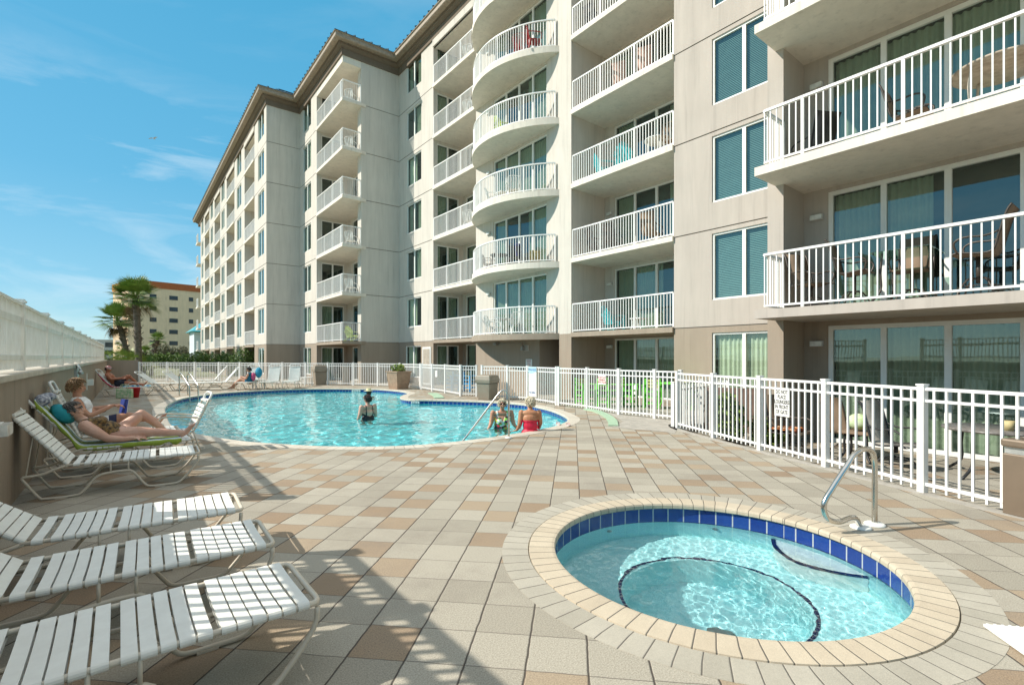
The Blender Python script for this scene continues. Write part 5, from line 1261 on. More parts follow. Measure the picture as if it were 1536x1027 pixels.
# stones in the bed below the fence
rnd = random.Random(12); mb = MB(); 
for i in range(1500):
    k = rnd.random(); j = int(k*(len(EDGE_R)-1)); t = k*(len(EDGE_R)-1)-j; a = EDGE_R[j]; b_ = EDGE_R[j+1]
    d = Vector((b_[0]-a[0], b_[1]-a[1])).normalized(); q = rnd.uniform(0.08, 0.5); x = a[0]+(b_[0]-a[0])*t+d.y*q; y = a[1]+(b_[1]-a[1])*t-d.x*q; s_ = rnd.uniform(.02, .045)
    mb.cur = rnd.randrange(3); mb.ball((x, y, -0.20+rnd.random()*0.05), s_, 6, (1.3, 1, .7), Matrix.Rotation(rnd.uniform(0, 3), 3, 'Z') @ Matrix.Rotation(rnd.uniform(-.5, .5), 3, 'X'))
tag(mb.build('gravel', [M('stone_tan', (0.42, 0.30, 0.19), 0.8), M('stone_brown', (0.24, 0.16, 0.10), 0.8), M('stone_pale', (0.50, 0.44, 0.36), 0.8)]), 'tan and brown river stones in the bed under the near fence', 'gravel', kind='stuff')
# ================================================================ seats and tables beyond the fences and on balconies
def col(name, c, r=0.6): return M(name, c, r, var=0.06, scale=4)
GRNP = col('green_poly', (0.13, 0.52, 0.05)); BLUP = col('blue_poly', (0.05, 0.33, 0.62)); TEALP = col('teal_poly', (0.04, 0.48, 0.52)); LIMEP = col('lime_poly', (0.48, 0.60, 0.16))
YELL = col('yellow_back', (0.62, 0.55, 0.22)); BRNF = col('bronze_frame', (0.055, 0.042, 0.032), 0.4); SLING = col('tan_sling', (0.23, 0.16, 0.105), 0.8); WPL = col('white_plastic', (0.75, 0.76, 0.72), 0.4); REDP = col('red_plastic2', (0.30, 0.02, 0.02)); BLKP = col('black_metal', (0.02, 0.02, 0.02), 0.5)
def bar_chair(loc, rz, m, back, label, group, name='bar_chair', sh=0.52, w_=0.48, bh=0.36):
    r = empty(name, loc, R(rz)); tag(r, label, 'chair', group); a = w_/2
    MB().box(-a, a, -a, a*0.9, sh-0.03, sh).build('seat', m, r)
    for sx in (-1, 1):
        for sy in (-1, 1): MB().box(sx*(a-0.03)-0.032, sx*(a-0.03)+0.032, sy*(a-0.03)-0.032, sy*(a-0.03)+0.032, 0, sh-0.03 if sy < 0 else sh+bh).build('leg', m, r)
    mb = MB()
    for z in (0.16, 0.34):
        if z < sh-0.1: mb.box(-a+.02, a-.02, -a+.015, -a+.045, z-.025, z+.025).box(-a+.02, a-.02, a-.045, a-.015, z-.025, z+.025).box(-a+.015, -a+.045, -a, a, z-.025, z+.025).box(a-.045, a-.015, -a, a, z-.025, z+.025)
    if mb.v: mb.build('footrest', m, r)
    mb = MB()
    for i in range(3): mb.box(-a+.05, a-.05, a-.055, a-.03, sh+0.08+i*.095, sh+0.145+i*.095)
    mb.build('backrest', back, r)
    mb = MB()
    for sx in (-1, 1): mb.box(sx*a-0.04, sx*a+0.04, -a-.03, a-.05, sh+0.16, sh+0.185).box(sx*a-0.025, sx*a+0.025, -a, -a+.05, sh, sh+.16)
    mb.build('armrest', m, r)
    return r
gp = 'green bar chairs behind the fence'
c0_ = bar_chair(XZ(2.32, 15.6)+(0,), -10, GRNP, YELL, 'green bar chair with yellow slats, leftmost behind the fence', gp)
for X, Z, rz, lab in [(2.98, 15.3, 0, 'green bar chair with yellow slats behind the small red notice'), (3.62, 15.4, 20, 'green bar chair with yellow slats just right of the small red notice'), (4.22, 14.9, -60, 'green bar chair nearest the glass doors, left of the green table'), (5.35, 14.6, 70, 'green bar chair at the right end of the green table')]:
    c_ = copy_tree(c0_); c_.location = XZ(X, Z)+(0,); c_.rotation_euler = (0, 0, R(rz)); c_['label'] = lab
def table(loc, rz, w_, d_, h, topm, legm, label, name='table', rnd_=False, cat='table', th=0.04):
    r = empty(name, loc, R(rz)); tag(r, label, cat)
    if rnd_: MB().lathe([(w_/2-.02, h-th), (w_/2, h-th/2), (w_/2-.01, h), (0.001, h)], 28).build('top', topm, r)
    else: MB().box(-w_/2, w_/2, -d_/2, d_/2, h-th, h).build('top', topm, r, bevel=0.01)
    k = 0.33 if rnd_ else 0.42
    for sx in (-1, 1):
        for sy in (-1, 1):
            x, y = sx*w_*k, sy*(w_ if rnd_ else d_)*k
            MB().tube(smoothpts([(x*0.75, y*0.75, h-th), (x*.8, y*.8, h*.6), (x*.8, y*.8, h*.25), (x*1.15, y*1.15, 0.0)], 3), 0.02, 8).build('leg', legm, r)
    return r
table(XZ(4.78, 14.4)+(0,), 0, 0.85, 0.85, 0.80, GRNP, GRNP, 'green square bar table between the green chairs')
c1_ = bar_chair(XZ(-1.88, 22.3)+(0,), 10, BLUP, YELL, 'blue bar chair with a yellow back, right of the gate post', 'blue bar chairs behind the fence')
c_ = copy_tree(c1_); c_.location = XZ(-2.75, 22.6)+(0,); c_['label'] = 'paler blue bar chair seen through the fence left of the gate post'
def adiron(loc, rz, m, label, group=None, s=1.0, name='adirondack_chair'):
    r = empty(name, loc, R(rz)); tag(r, label, 'chair', group); r.scale = (s, s, s)
    mb = MB()
    for i in range(6): mb.box(-0.26, 0.26, -0.26+i*.085, -0.19+i*.085, 0.36-i*.02, 0.38-i*.02)
    mb.build('seat', m, r); mb = MB()
    for i in range(7):
        x = (i-3)*0.078; hh = 0.72-0.028*(i-3)**2
        mb.beam((x, 0.20, 0.26), (x*1.1, 0.20+hh*0.36, 0.26+hh*0.93), 0.066, 0.018, Vector((0, 1, 0)))
    mb.build('backrest', m, r)
    for sx in (-1, 1):
        MB().box(sx*0.3-0.05, sx*0.3+0.05, -0.30, 0.36, 0.55, 0.572).build('armrest', m, r)
        MB().box(sx*0.29-0.02, sx*0.29+0.02, -0.28, -0.19, 0, 0.55).build('leg', m, r); MB().beam((sx*0.27, 0.42, 0.0), (sx*0.27, -0.20, 0.34), 0.03, 0.09).build('leg', m, r)
    return r
def plas(loc, rz, m, label, group=None, name='plastic_chair'):
    r = empty(name, loc, R(rz)); tag(r, label, 'chair', group)
    MB().box(-0.23, 0.23, -0.24, 0.22, 0.40, 0.425).build('seat', m, r, bevel=0.01)
    mb = MB()
    for i in range(5): mb.beam(((i-2)*.095, 0.22, 0.42), ((i-2)*.105, 0.32, 0.86), 0.06, 0.015, Vector((0, 1, 0)))
    mb.tube(smoothpts([(-0.25, 0.23, 0.42), (-0.25, 0.33, 0.82), (-0.15, 0.345, 0.90), (0.15, 0.345, 0.90), (0.25, 0.33, 0.82), (0.25, 0.23, 0.42)], 4), 0.016, 6); mb.build('backrest', m, r)
    for sx in (-1, 1):
        MB().tube(smoothpts([(sx*0.26, -0.24, 0.40), (sx*0.28, -0.24, 0.62), (sx*0.28, 0.0, 0.66), (sx*0.26, 0.28, 0.66)], 4), 0.018, 6).build('armrest', m, r)
        for sy in (-1, 1): MB().beam((sx*0.21, sy*0.2, 0.40), (sx*0.26, sy*0.26, 0.0), 0.04, 0.03).build('leg', m, r)
    return r
def swivel(loc, rz, label, group=None, h=0.62, frame=None, sling=None, name='swivel_chair'):
    frame = frame or BRNF; sling = sling or SLING
    r = empty(name, loc, R(rz)); tag(r, label, 'chair', group)
    mb = MB(); mb.sm = True; path = smoothpts([(0, -0.27, h-0.02), (0, -0.2, h+0.01), (0, 0.1, h-0.03), (0, 0.22, h+0.02), (0, 0.28, h+0.25), (0, 0.36, h+0.55), (0, 0.42, h+0.66)], 4)
    vs = []; 
    for p in path: vs += [(-0.24, p[1], p[2]), (0.24, p[1], p[2]), (0.24, p[1]+.004, p[2]-.012), (-0.24, p[1]+.004, p[2]-.012)]
    fs = [(4*i+k, 4*i+(k+1) % 4, 4*i+4+(k+1) % 4, 4*i+4+k) for i in range(len(path)-1) for k in range(4)]
    mb.add(vs, fs); mb.build('sling', sling, r)
    for sx in (-1, 1):
        MB().tube([(sx*0.255, p[1], p[2]) for p in path], 0.016, 7).build('side_rail', frame, r)
        MB().tube(smoothpts([(sx*0.26, -0.20, h), (sx*0.29, -0.24, h+0.16), (sx*0.29, -0.12, h+0.24), (sx*0.28, 0.12, h+0.23), (sx*0.26, 0.28, h+0.28)], 4), 0.016, 7).build('armrest', frame, r)
    mb = MB(); mb.tube([(0, 0, h-0.05), (0, 0, 0.25)], 0.03, 10)
    for k in range(4):
        a = k*pi/2+pi/4; mb.tube(smoothpts([(0, 0, h*0.45), (cos(a)*.14, sin(a)*.14, h*0.44), (cos(a)*.27, sin(a)*.27, h*0.2), (cos(a)*.31, sin(a)*.31, 0.0)], 4), 0.014, 6)
    mb.tube([(0.245*cos(2*pi*i/20), 0.245*sin(2*pi*i/20), h*0.27) for i in range(20)], 0.009, 5, closed=True)
    mb.build('base', frame, r)
    return r
GLT = glass_mat('table_glass', (0.62, 0.78, 0.70), 0.12)
Lz = LV
# first balcony of the near wing: glass table and four tall swivel chairs
zt = Lz[0]
table((10.75, 2.55, zt), 0, 1.05, 0.85, 0.90, GLT, BRNF, 'rectangular glass topped bar table on the lowest near balcony', name='glass_table', th=0.014)
swivel((10.55, 4.0, zt), -25, 'tan sling chair in the corner of the lowest near balcony', 'tall sling chairs on the lowest near balcony', 0.5)
swivel((10.8, 3.35, zt), 5, 'tan sling bar chair left of the glass bar table', 'tall sling chairs on the lowest near balcony', 0.66)
swivel((10.7, 1.62, zt), 178, 'tan sling bar chair with the highest back, right of the glass bar table', 'tall sling chairs on the lowest near balcony', 0.72)
swivel((11.3, 2.6, zt), -90, 'tan sling bar chair between the glass bar table and the doors', 'tall sling chairs on the lowest near balcony', 0.66)
STN = M('stone_top', (0.50, 0.42, 0.33), 0.5, scale=9, col2=(0.30, 0.24, 0.18))
table((10.6, 1.35, Lz[1]), 0, 1.2, 1.2, 0.74, STN, M('pale_metal', (0.55, 0.5, 0.42), 0.5), 'round stone topped table on the middle near balcony', rnd_=True)
swivel((10.6, 2.45, Lz[1]), 0, 'low tan sling chair beside the round table on the middle near balcony', 'chairs on the middle near balcony', 0.40)
swivel((10.9, 4.1, Lz[1]), 150, 'dark folded chair in the corner of the middle near balcony', 'chairs on the middle near balcony', 0.36, BLKP, BLKP)
# patio furniture behind the near fence
table((10.2, 1.35, -0.24), 20, 1.25, 1.25, 0.73, M('marble_dark', (0.24, 0.22, 0.20), 0.35, scale=14, col2=(0.10, 0.09, 0.08)), BLKP, 'round dark marbled patio table behind the near fence', rnd_=True, name='patio_table')
pt = MB(); pt.lathe([(0.06, 0), (0.075, 0.14), (0.065, 0.14), (0.001, 0.12)], 18); po_ = pt.build('candle_pot', M('pot_straw', (0.55, 0.45, 0.22), 0.7), None, (10.0, 1.2, 0.49)); tag(po_, 'small straw coloured pot on the dark patio table', 'pot')
swivel((9.75, 2.45, -0.24), -15, 'black framed grey sling chair left of the dark patio table', 'patio chairs behind the near fence', 0.40, BLKP, M('grey_sling', (0.36, 0.33, 0.28), 0.8))
swivel((11.0, 0.6, -0.24), -20, 'black framed sling chair right of the dark patio table', 'patio chairs behind the near fence', 0.40, BLKP, BLKP)
sw = swivel((9.75, 4.05, -0.24), -10, 'brown sling patio chair heaped with an orange towel behind the notice', 'patio chairs behind the near fence', 0.40)
swivel((10.5, 3.35, -0.24), 60, 'brown sling patio chair beside the glass doors behind the fence', 'patio chairs behind the near fence', 0.40)
drape('orange_towel', [(9.50, 0.20), (9.62, 0.225), (9.75, 0.235), (9.9, 0.225), (10.02, 0.20)], 3.8, 4.4, stripe_mat('towel_orange', [(0, (0.62, 0.20, 0.05)), (0.5, (0.68, 0.48, 0.28)), (0.7, (0.4, 0.1, 0.04))], 0.13, 1), 'orange patterned towel thrown over the brown patio chair', 'towel', 11, 0.04)
table((10.05, 3.05, -0.24), 0, 0.5, 0.5, 0.5, SLING, BLKP, 'low brown side table on the patio behind the second near post')
mb = MB(); mb.ball((10.05, 3.05, 0.42), 0.16, 12, (1, 1.2, .9)); o = mb.build('green_bag', M('bag_green', (0.36, 0.52, 0.18), 0.8, scale=9, col2=(0.65, 0.7, 0.55))); tag(o, 'green and white bag on the low brown side table', 'bag')
bush('grass_clump', 'spiky green clump planted behind the near fence corner', 'plant', (9.95, 5.35, -0.24), (0.55, 0.5, 0.85), 2600, 0.13, [LEAFM, LEAFD], 31)
bush('grass_clump', 'spiky green clump planted beside the corner fence post', 'plant', (10.3, 4.75, -0.24), (0.4, 0.4, 0.6), 1500, 0.12, [LEAFM, LEAFD], 32)
pn = MB(); pn.box(-0.03, 0.03, -1.1, 1.1, 0, 1.05); o = pn.build('patio_screen', M('screen_brown', (0.20, 0.13, 0.10), 0.8), None, (11.6, 5.6, -0.24), R(25)); tag(o, 'dark brown slatted screen on the patio behind the fence corner', 'screen')
pn = MB(); pn.box(-0.9, 0.9, -0.25, 0.25, 0, 0.75); pn.box(-0.95, 0.95, -0.28, 0.28, 0.75, 0.80); o = pn.build('storage_bench', M('bench_tan', (0.42, 0.30, 0.21), 0.8), None, (12.3, 6.0, -0.24), R(-70)); tag(o, 'tan storage bench against the wall below the curtained window', 'bench')
# balcony furniture further off
adiron((14.0, 11.9, Lz[0]), 75, TEALP, 'turquoise adirondack chair on the lowest recessed balcony')
table((14.0, 10.75, Lz[0]), 0, 0.5, 0.5, 0.42, WPL, WPL, 'low white table beside the turquoise adirondack chair')
adiron((13.9, 12.2, Lz[2]), 60, TEALP, 'left turquoise chair on the third balcony of the recessed bay', 'turquoise chairs on the recessed bay')
adiron((13.95, 11.3, Lz[2]), 110, TEALP, 'right turquoise chair on the third balcony of the recessed bay', 'turquoise chairs on the recessed bay')
table((14.0, 10.0, Lz[2]), 0, 0.9, 0.9, 0.72, WPL, WPL, 'round white table on the third balcony of the recessed bay', rnd_=True)
plas((13.9, 9.35, Lz[2]), 100, SLING, 'tan chair at the right end of the third recessed balcony')
for (y, l, s) in [(12.7, 'left', 70), (11.95, 'second', 100)]: swivel((14.0, y, Lz[1]), s, l+' dark sling chair on the second recessed balcony', 'sling chairs on the second recessed balcony', 0.42, BLKP, BRNF)
swivel((13.95, 10.2, Lz[1]), 100, 'tan sling chair on the second recessed balcony', 'sling chairs on the second recessed balcony', 0.42)
for (y, l) in [(11.6, 'left'), (10.5, 'right')]: swivel((14.0, y, Lz[3]), 120, l+' pinkish sling chair on the fourth recessed balcony', 'sling chairs on the fourth recessed balcony', 0.40, BRNF, M('pink_sling', (0.50, 0.33, 0.27), 0.8))
swivel((14.0, 12.8, Lz[4]), 90, 'dark chair on the fifth recessed balcony', None, 0.42, BLKP, BLKP)
# curved bay
k_ = 'white chairs on the curved balconies'
plas((12.9, 17.9, Lz[0]), 30, WPL, 'white chair at the left of the lowest curved balcony', k_); plas((12.75, 16.0, Lz[0]), 150, WPL, 'white chair at the right of the lowest curved balcony', k_)
table((12.75, 17.0, Lz[0]), 0, 0.8, 0.8, 0.72, WPL, WPL, 'white table on the lowest curved balcony')
table((12.8, 17.3, Lz[1]), 0, 0.8, 0.8, 0.72, BLKP, BLKP, 'dark round table on the second curved balcony', rnd_=True)
plas((12.8, 18.1, Lz[1]), 30, SLING, 'tan chair on the second curved balcony'); plas((12.8, 16.2, Lz[1]), 140, BLKP, 'black chair with a blue towel on the second curved balcony')
mb = MB(); mb.box(12.66, 12.95, 15.94, 16.02, Lz[1]+0.45, Lz[1]+0.98); o = mb.build('blue_cloth', M('royal_blue', (0.02, 0.04, 0.45), 0.9), bevel=0.03); tag(o, 'royal blue towel over a black chair on the second curved balcony', 'towel')
mb = MB(); mb.lathe([(0.2, 0), (0.24, 0.5), (0.22, 0.5), (0.001, 0.45)], 16); o = mb.build('wicker_basket', M('wicker', (0.33, 0.27, 0.12), 0.9), None, (12.9, 15.0, Lz[1])); tag(o, 'olive basket at the right end of the second curved balcony', 'basket')
plas((12.8, 17.7, Lz[2]), 40, WPL, 'white chair at the left of the third curved balcony', k_); plas((12.7, 16.2, Lz[2]), 150, WPL, 'white chair at the right of the third curved balcony', k_)
table((12.75, 16.95, Lz[2]), 0, 0.6, 0.6, 0.5, WPL, WPL, 'low white table on the third curved balcony')
adiron((12.8, 16.9, Lz[3]), 80, LIMEP, 'lime green chair on the fourth curved balcony')
plas((12.75, 15.7, Lz[4]), 120, REDP, 'left dark red chair on the fifth curved balcony', 'red chairs'); plas((12.8, 14.95, Lz[4]), 60, REDP, 'right dark red chair on the fifth curved balcony', 'red chairs')
mb = MB(); mb.lathe([(0.22, 0), (0.25, 0.3), (0.23, 0.42), (0.001, 0.42)], 16); o = mb.build('wicker_stool', MATS['wicker'], None, (12.7, 16.6, Lz[4])); tag(o, 'round wicker stool on the fifth curved balcony', 'stool')
# corner balconies
adiron((10.7, 29.3, Lz[0]), 120, LIMEP, 'lime green adirondack chair on the lowest corner balcony')
for k, l in [(1, 'second'), (2, 'third'), (4, 'fifth'), (5, 'top')]: plas((10.6, 29.2, Lz[k]), 130, WPL, 'white chair on the %s corner balcony' % l, 'white chairs on the corner balconies')
for k, l in [(5, 'top'), (4, 'fifth'), (2, 'third')]: plas((13.9, 21.3, Lz[k]), 120, WPL, 'white chair on the %s balcony of the shaded bay' % l, 'white chairs on the shaded bay')
# ================================================================ people
def skin(name, c): return M(name, c, 0.5, scale=5, col2=(c[0]*0.84, c[1]*0.70, c[2]*0.66), bump=0.15, bscale=90, spec=0.4)
V3 = Vector
def cap(mb, a, ra, b, rb, n=12):
    a = V3(a); b = V3(b); k = max(2, int((b-a).length/0.05)); mb.tube([a.lerp(b, i/k) for i in range(k+1)], [ra+(rb-ra)*i/k for i in range(k+1)], n); mb.ball(a, ra, n); mb.ball(b, rb, n)
def chain(mb, pts, rs):
    for i in range(len(pts)-1): cap(mb, pts[i], rs[i], pts[i+1], rs[i+1])
def frame_of(f, u):
    f = V3(f).normalized(); u = V3(u); u = (u-f*u.dot(f)).normalized(); r = f.cross(u); return Matrix((r, f, u)).transposed()   # x=right, y=front, z=up
def head(mb, c, f, u, s=1.0):
    m = frame_of(f, u); c = V3(c)
    T = lambda x, y, z: c+m @ V3((x*s, y*s, z*s))
    mb.ball(c+m @ V3((0, -0.012*s, 0.015*s)), 0.1*s, 18, (0.76, 0.95, 1.02), m)
    mb.ball(T(0, 0.022, -0.045), 0.075*s, 16, (0.78, 0.85, 0.92), m)
    mb.ball(T(0, 0.052, -0.092), 0.026*s, 10, (1.1, 0.9, 0.8), m)
    cap(mb, T(0, 0.088, 0.012), 0.010*s, T(0, 0.108, -0.026), 0.014*s, 8); mb.ball(T(0.012, 0.096, -0.03), 0.009*s, 8); mb.ball(T(-0.012, 0.096, -0.03), 0.009*s, 8)
    for q in (-1, 1): mb.ball(T(q*0.077, -0.005, -0.012), 0.028*s, 10, (0.35, 0.7, 1.1), m); mb.ball(T(q*0.030, 0.078, 0.026), 0.017*s, 8, (1.3, .6, .6), m); mb.ball(T(q*0.035, 0.062, -0.03), 0.024*s, 8)
    mb.ball(T(0, 0.092, -0.058), 0.013*s, 8, (1.7, 0.7, 0.5), m); mb.ball(T(0, 0.089, -0.070), 0.012*s, 8, (1.5, 0.7, 0.5), m)
    return T, m
def hand(mb, w_, d, nrm, s=1.0, curl=0.35, side=1):
    """palm, four unequal bent fingers and a thumb; d along the hand, nrm out of the back of it"""
    d = V3(d).normalized(); n_ = V3(nrm); n_ = (n_-d*n_.dot(d)).normalized(); x = d.cross(n_)*side; w_ = V3(w_)
    m = Matrix((x, d, n_)).transposed()
    mb.ball(w_+d*0.045*s, 0.05*s, 12, (0.80, 1.0, 0.36), m)
    for i, (L1, r) in enumerate([(0.062, .0088), (0.074, .009), (0.070, .0088), (0.055, .0078)]):
        b0 = w_+d*0.082*s+x*(i-1.5)*-0.0205*s
        p = b0; a = curl*0.5
        for j in range(3):
            dd = d*cos(a)-n_*sin(a); q = p+dd*L1*s*(0.45 if j == 0 else 0.3); cap(mb, p, r*s*(1-.08*j), q, r*s*(0.94-.08*j), 8); p = q; a += curl
    t0 = w_+x*0.028*s+d*0.018*s; t1 = t0+(x*0.75+d*0.6-n_*0.2).normalized()*0.04*s; t2 = t1+(x*0.35+d*0.9-n_*0.3).normalized()*0.032*s
    cap(mb, t0, 0.012*s, t1, 0.0105*s, 8); cap(mb, t1, 0.0105*s, t2, 0.008*s, 8)
def foot(mb, ank, toe, s=1.0, up=(0, 0, 1)):
    """ankle joint, toe tip; heel sits behind and below"""
    a = V3(ank); t = V3(toe); d = (t-a).normalized(); heel = a-d*0.05*s-V3(up)*0.035*s; ball_ = a.lerp(t, 0.66)
    cap(mb, a, 0.036*s, heel, 0.030*s); cap(mb, heel, 0.030*s, ball_, 0.030*s); cap(mb, a, 0.034*s, ball_, 0.027*s)
    sd = d.cross(V3(up)).normalized()
    for i in range(5): b0 = ball_+sd*(i-2)*0.017*s; cap(mb, b0, 0.014*s, b0+d*(0.052-0.006*i)*s, (0.0115-0.001*i)*s, 8)
def bodymesh(mb, name, mat, loc, rz, voxel=0.009, smooth=3):
    me = bpy.data.meshes.new('tmp'); me.from_pydata(mb.v, [], mb.f); o = bpy.data.objects.new('tmp', me); COL.objects.link(o)
    r = o.modifiers.new('r', 'REMESH'); r.mode = 'VOXEL'; r.voxel_size = voxel; r.use_smooth_shade = True
    s = o.modifiers.new('s', 'SMOOTH'); s.factor = 0.5; s.iterations = smooth
    bpy.context.view_layer.update()
    me2 = bpy.data.meshes.new_from_object(o.evaluated_get(bpy.context.evaluated_depsgraph_get())); bpy.data.objects.remove(o); bpy.data.meshes.remove(me)
    me2.name = name; me2.materials.clear(); me2.materials.append(mat); me2.polygons.foreach_set('use_smooth', [True]*len(me2.polygons))
    q = bpy.data.objects.new(name, me2); COL.objects.link(q); q.location = loc; q.rotation_euler = (0, 0, rz)
    return q
def clothing(body, name, pred, mat, off_=0.006, wob=0.0):
    me = body.data; keep = [p for p in me.polygons if pred(p.center)]
    if not keep: return None
    idx = {}; vs = []; fs = []
    for p in keep:
        f = []
        for vi in p.vertices:
            if vi not in idx:
                v = me.vertices[vi]; idx[vi] = len(vs); vs.append(v.co+v.normal*(off_+(noise.noise(v.co*14)*wob if wob else 0)))
            f.append(idx[vi])
        fs.append(f)
    m2 = bpy.data.meshes.new(name); m2.from_pydata(vs, [], fs); m2.materials.append(mat); m2.polygons.foreach_set('use_smooth', [True]*len(fs))
    o = bpy.data.objects.new(name, m2); COL.objects.link(o); o.parent = body; md = o.modifiers.new('t', 'SOLIDIFY'); md.thickness = off_*0.9; md.offset = -1
    return o
def hair(body, T, m, mat, s=1.0, n=260, seed=1, length=0.03, cover=0.02, vol=1.0):
    """short hair: a cap of locks over the skull, thinner at the face"""
    rnd = random.Random(seed); mb = MB(); c = T(0, -0.012, 0.02)
    k = 0; mb2 = MB(); mb2.ball(T(0, -0.022, 0.026), 0.103*s*vol, 16, (0.80, 0.92, 1.0), m)
    keep = []
    inv = m.transposed()
    for f in mb2.f:
        q = inv @ (sum((V3(mb2.v[i]) for i in f), V3())/len(f)-T(0, 0, 0))/s
        if q.z > -0.075+0.02*sin(q.x*60) and not (q.z < -0.015 and q.y > 0.0) and not (q.y > 0.045-cover and q.z < 0.072): keep.append(f)
    mb.sm = True; mb.add(mb2.v, keep); 
    for _ in range(n):
        th_ = rnd.uniform(0, 2*pi); ph = rnd.uniform(-0.75, 1.5); d = V3((cos(ph)*sin(th_), -cos(ph)*cos(th_), sin(ph)))
        q = V3((d.x*0.080, d.y*0.098-0.012, d.z*0.106+0.015))
        if q.y > 0.045-cover and q.z < 0.072: continue
        if q.z < -0.06 or (q.z < -0.02 and q.y > -0.01): continue
        p = T(*(q*vol)); tg = m @ (V3((d.x*.5+rnd.uniform(-.6, .6), d.y*.4+0.35, d.z*.3-0.5))).normalized(); up = (m @ d)
        a = p; b_ = p+tg*length*s*0.6+up*0.008*s; e = p+tg*length*s*1.3+up*0.002*s
        mb.tube([a, b_, e], [0.009*s, 0.008*s, 0.002*s], 5)
    o = mb.build('hair', mat, body); return o
def glasses(body, T, m, s=1.0):
    mb = MB()
    for q in (-1, 1): mb.ball(T(q*0.033, 0.094, 0.022), 0.026*s, 12, (1.05, 0.25, 0.85), m); mb.tube([T(q*0.055, 0.088, 0.026), T(q*0.080, 0.04, 0.026), T(q*0.082, -0.01, 0.018)], 0.004*s, 6)
    mb.tube([T(-0.02, 0.10, 0.028), T(0.02, 0.10, 0.028)], 0.004*s, 6)
    return mb.build('sunglasses', M('dark_lens', (0.012, 0.010, 0.010), 0.12), body)
def eyes(body, T, m, s=1.0):
    mb = MB()
    for q in (-1, 1): mb.ball(T(q*0.031, 0.0905, 0.022), 0.0095*s, 8, (1.3, 0.5, 0.6), m)
    mb.build('eyes', M('eye_dark', (0.05, 0.035, 0.03), 0.3), body)
    mb = MB(); mb.ball(T(0, 0.100, -0.063), 0.010*s, 8, (1.9, 0.5, 0.45), m); mb.build('lips', M('lip', (0.38, 0.12, 0.10), 0.5), body)
def tagp(o, label): tag(o, label, 'person'); return o
SK1 = skin('skin_fair', (0.68, 0.43, 0.32)); SK2 = skin('skin_tan', (0.56, 0.30, 0.19)); SK3 = skin('skin_bronzed', (0.50, 0.245, 0.13)); SK4 = skin('skin_burnt', (0.42, 0.17, 0.09))
HG = M('hair_grey', (0.20, 0.18, 0.16), 0.6, scale=40, col2=(0.06, 0.05, 0.045)); HB = M('hair_blond_brown', (0.36, 0.22, 0.10), 0.6, scale=40, col2=(0.14, 0.075, 0.035)); HW = M('hair_white', (0.72, 0.64, 0.48), 0.6, scale=40, col2=(0.48, 0.40, 0.27)); HD = M('hair_dark', (0.045, 0.022, 0.015), 0.5, scale=40, col2=(0.02, 0.012, 0.01))
# ---- woman lying on the green towel
o0 = V3((-0.10, 8.72, 0.0)); P = lambda x, y, z: V3((x, y, z))-o0
mb = MB()
mb.ball(P(-0.13, 8.72, 0.500), 0.155, 18, (1.0, 1.22, 0.72)); mb.ball(P(-0.21, 8.72, 0.555), 0.15, 18, (1.0, 1.15, 0.80)); mb.ball(P(-0.33, 8.72, 0.605), 0.145, 18, (1.0, 1.22, 0.82)); mb.ball(P(-0.40, 8.72, 0.645), 0.13, 18, (0.85, 1.4, 0.7))
for s in (-1, 1): mb.ball(P(-0.29, 8.72+s*0.075, 0.685), 0.070, 14, (1.2, 1.1, 0.75))
chain(mb, [P(-0.42, 8.72, 0.67), P(-0.50, 8.72, 0.74)], [0.062, 0.056])
T1, m1 = head(mb, P(-0.555, 8.70, 0.835), (0.93, -0.16, 0.32), (-0.36, 0.0, 0.93))
chain(mb, [P(-0.43, 8.555, 0.64), P(-0.31, 8.475, 0.55), P(-0.20, 8.455, 0.47), P(-0.05, 8.47, 0.445), P(0.08, 8.49, 0.442)], [0.078, 0.070, 0.050, 0.040, 0.028]); hand(mb, P(0.09, 8.49, 0.442), (1, 0.1, -0.05), (0, -0.3, 1), 0.95, 0.3, 1)
chain(mb, [P(-0.43, 8.885, 0.64), P(-0.27, 8.955, 0.55), P(-0.16, 8.92, 0.57), P(-0.04, 8.80, 0.60)], [0.074, 0.064, 0.046, 0.030]); hand(mb, P(-0.03, 8.79, 0.60), (0.5, -0.8, -0.1), (0.2, 0, 1), 0.95, 0.5, -1)
chain(mb, [P(-0.08, 8.625, 0.485), P(0.10, 8.60, 0.500), P(0.30, 8.58, 0.490), P(0.45, 8.575, 0.470), P(0.66, 8.57, 0.450)], [0.105, 0.088, 0.062, 0.056, 0.036]); foot(mb, P(0.68, 8.57, 0.452), P(0.80, 8.55, 0.60), 0.95, (1, 0, 0.2))
chain(mb, [P(-0.08, 8.815, 0.50), P(0.06, 8.83, 0.63), P(0.17, 8.84, 0.735), P(0.30, 8.84, 0.62), P(0.45, 8.84, 0.455)], [0.105, 0.084, 0.062, 0.056, 0.036]); foot(mb, P(0.46, 8.84, 0.452), P(0.64, 8.84, 0.43), 0.95)
b_ = bodymesh(mb, 'person', SK1, o0, 0, 0.0085); tagp(b_, 'grey haired woman in sunglasses and dark patterned swimsuit reclining on the lime towel')
SUIT = M('suit_leopard', (0.30, 0.17, 0.05), 0.7, scale=34, col2=(0.006, 0.006, 0.006), detail=2)
def pr(c):
    x, y, z = c+o0
    d_ = abs(y-8.72)
    if x > -0.045 or x < -0.47 or d_ > 0.175: return False
    if x < -0.405 and z > 0.60 and not 0.075 < d_ < 0.11: return False
    if x < -0.36 and d_ > 0.15: return False
    if x > -0.10 and z > 0.49+(-0.045-x)*2.0+0.08*(1-abs(y-8.72)/0.18): return False
    return True
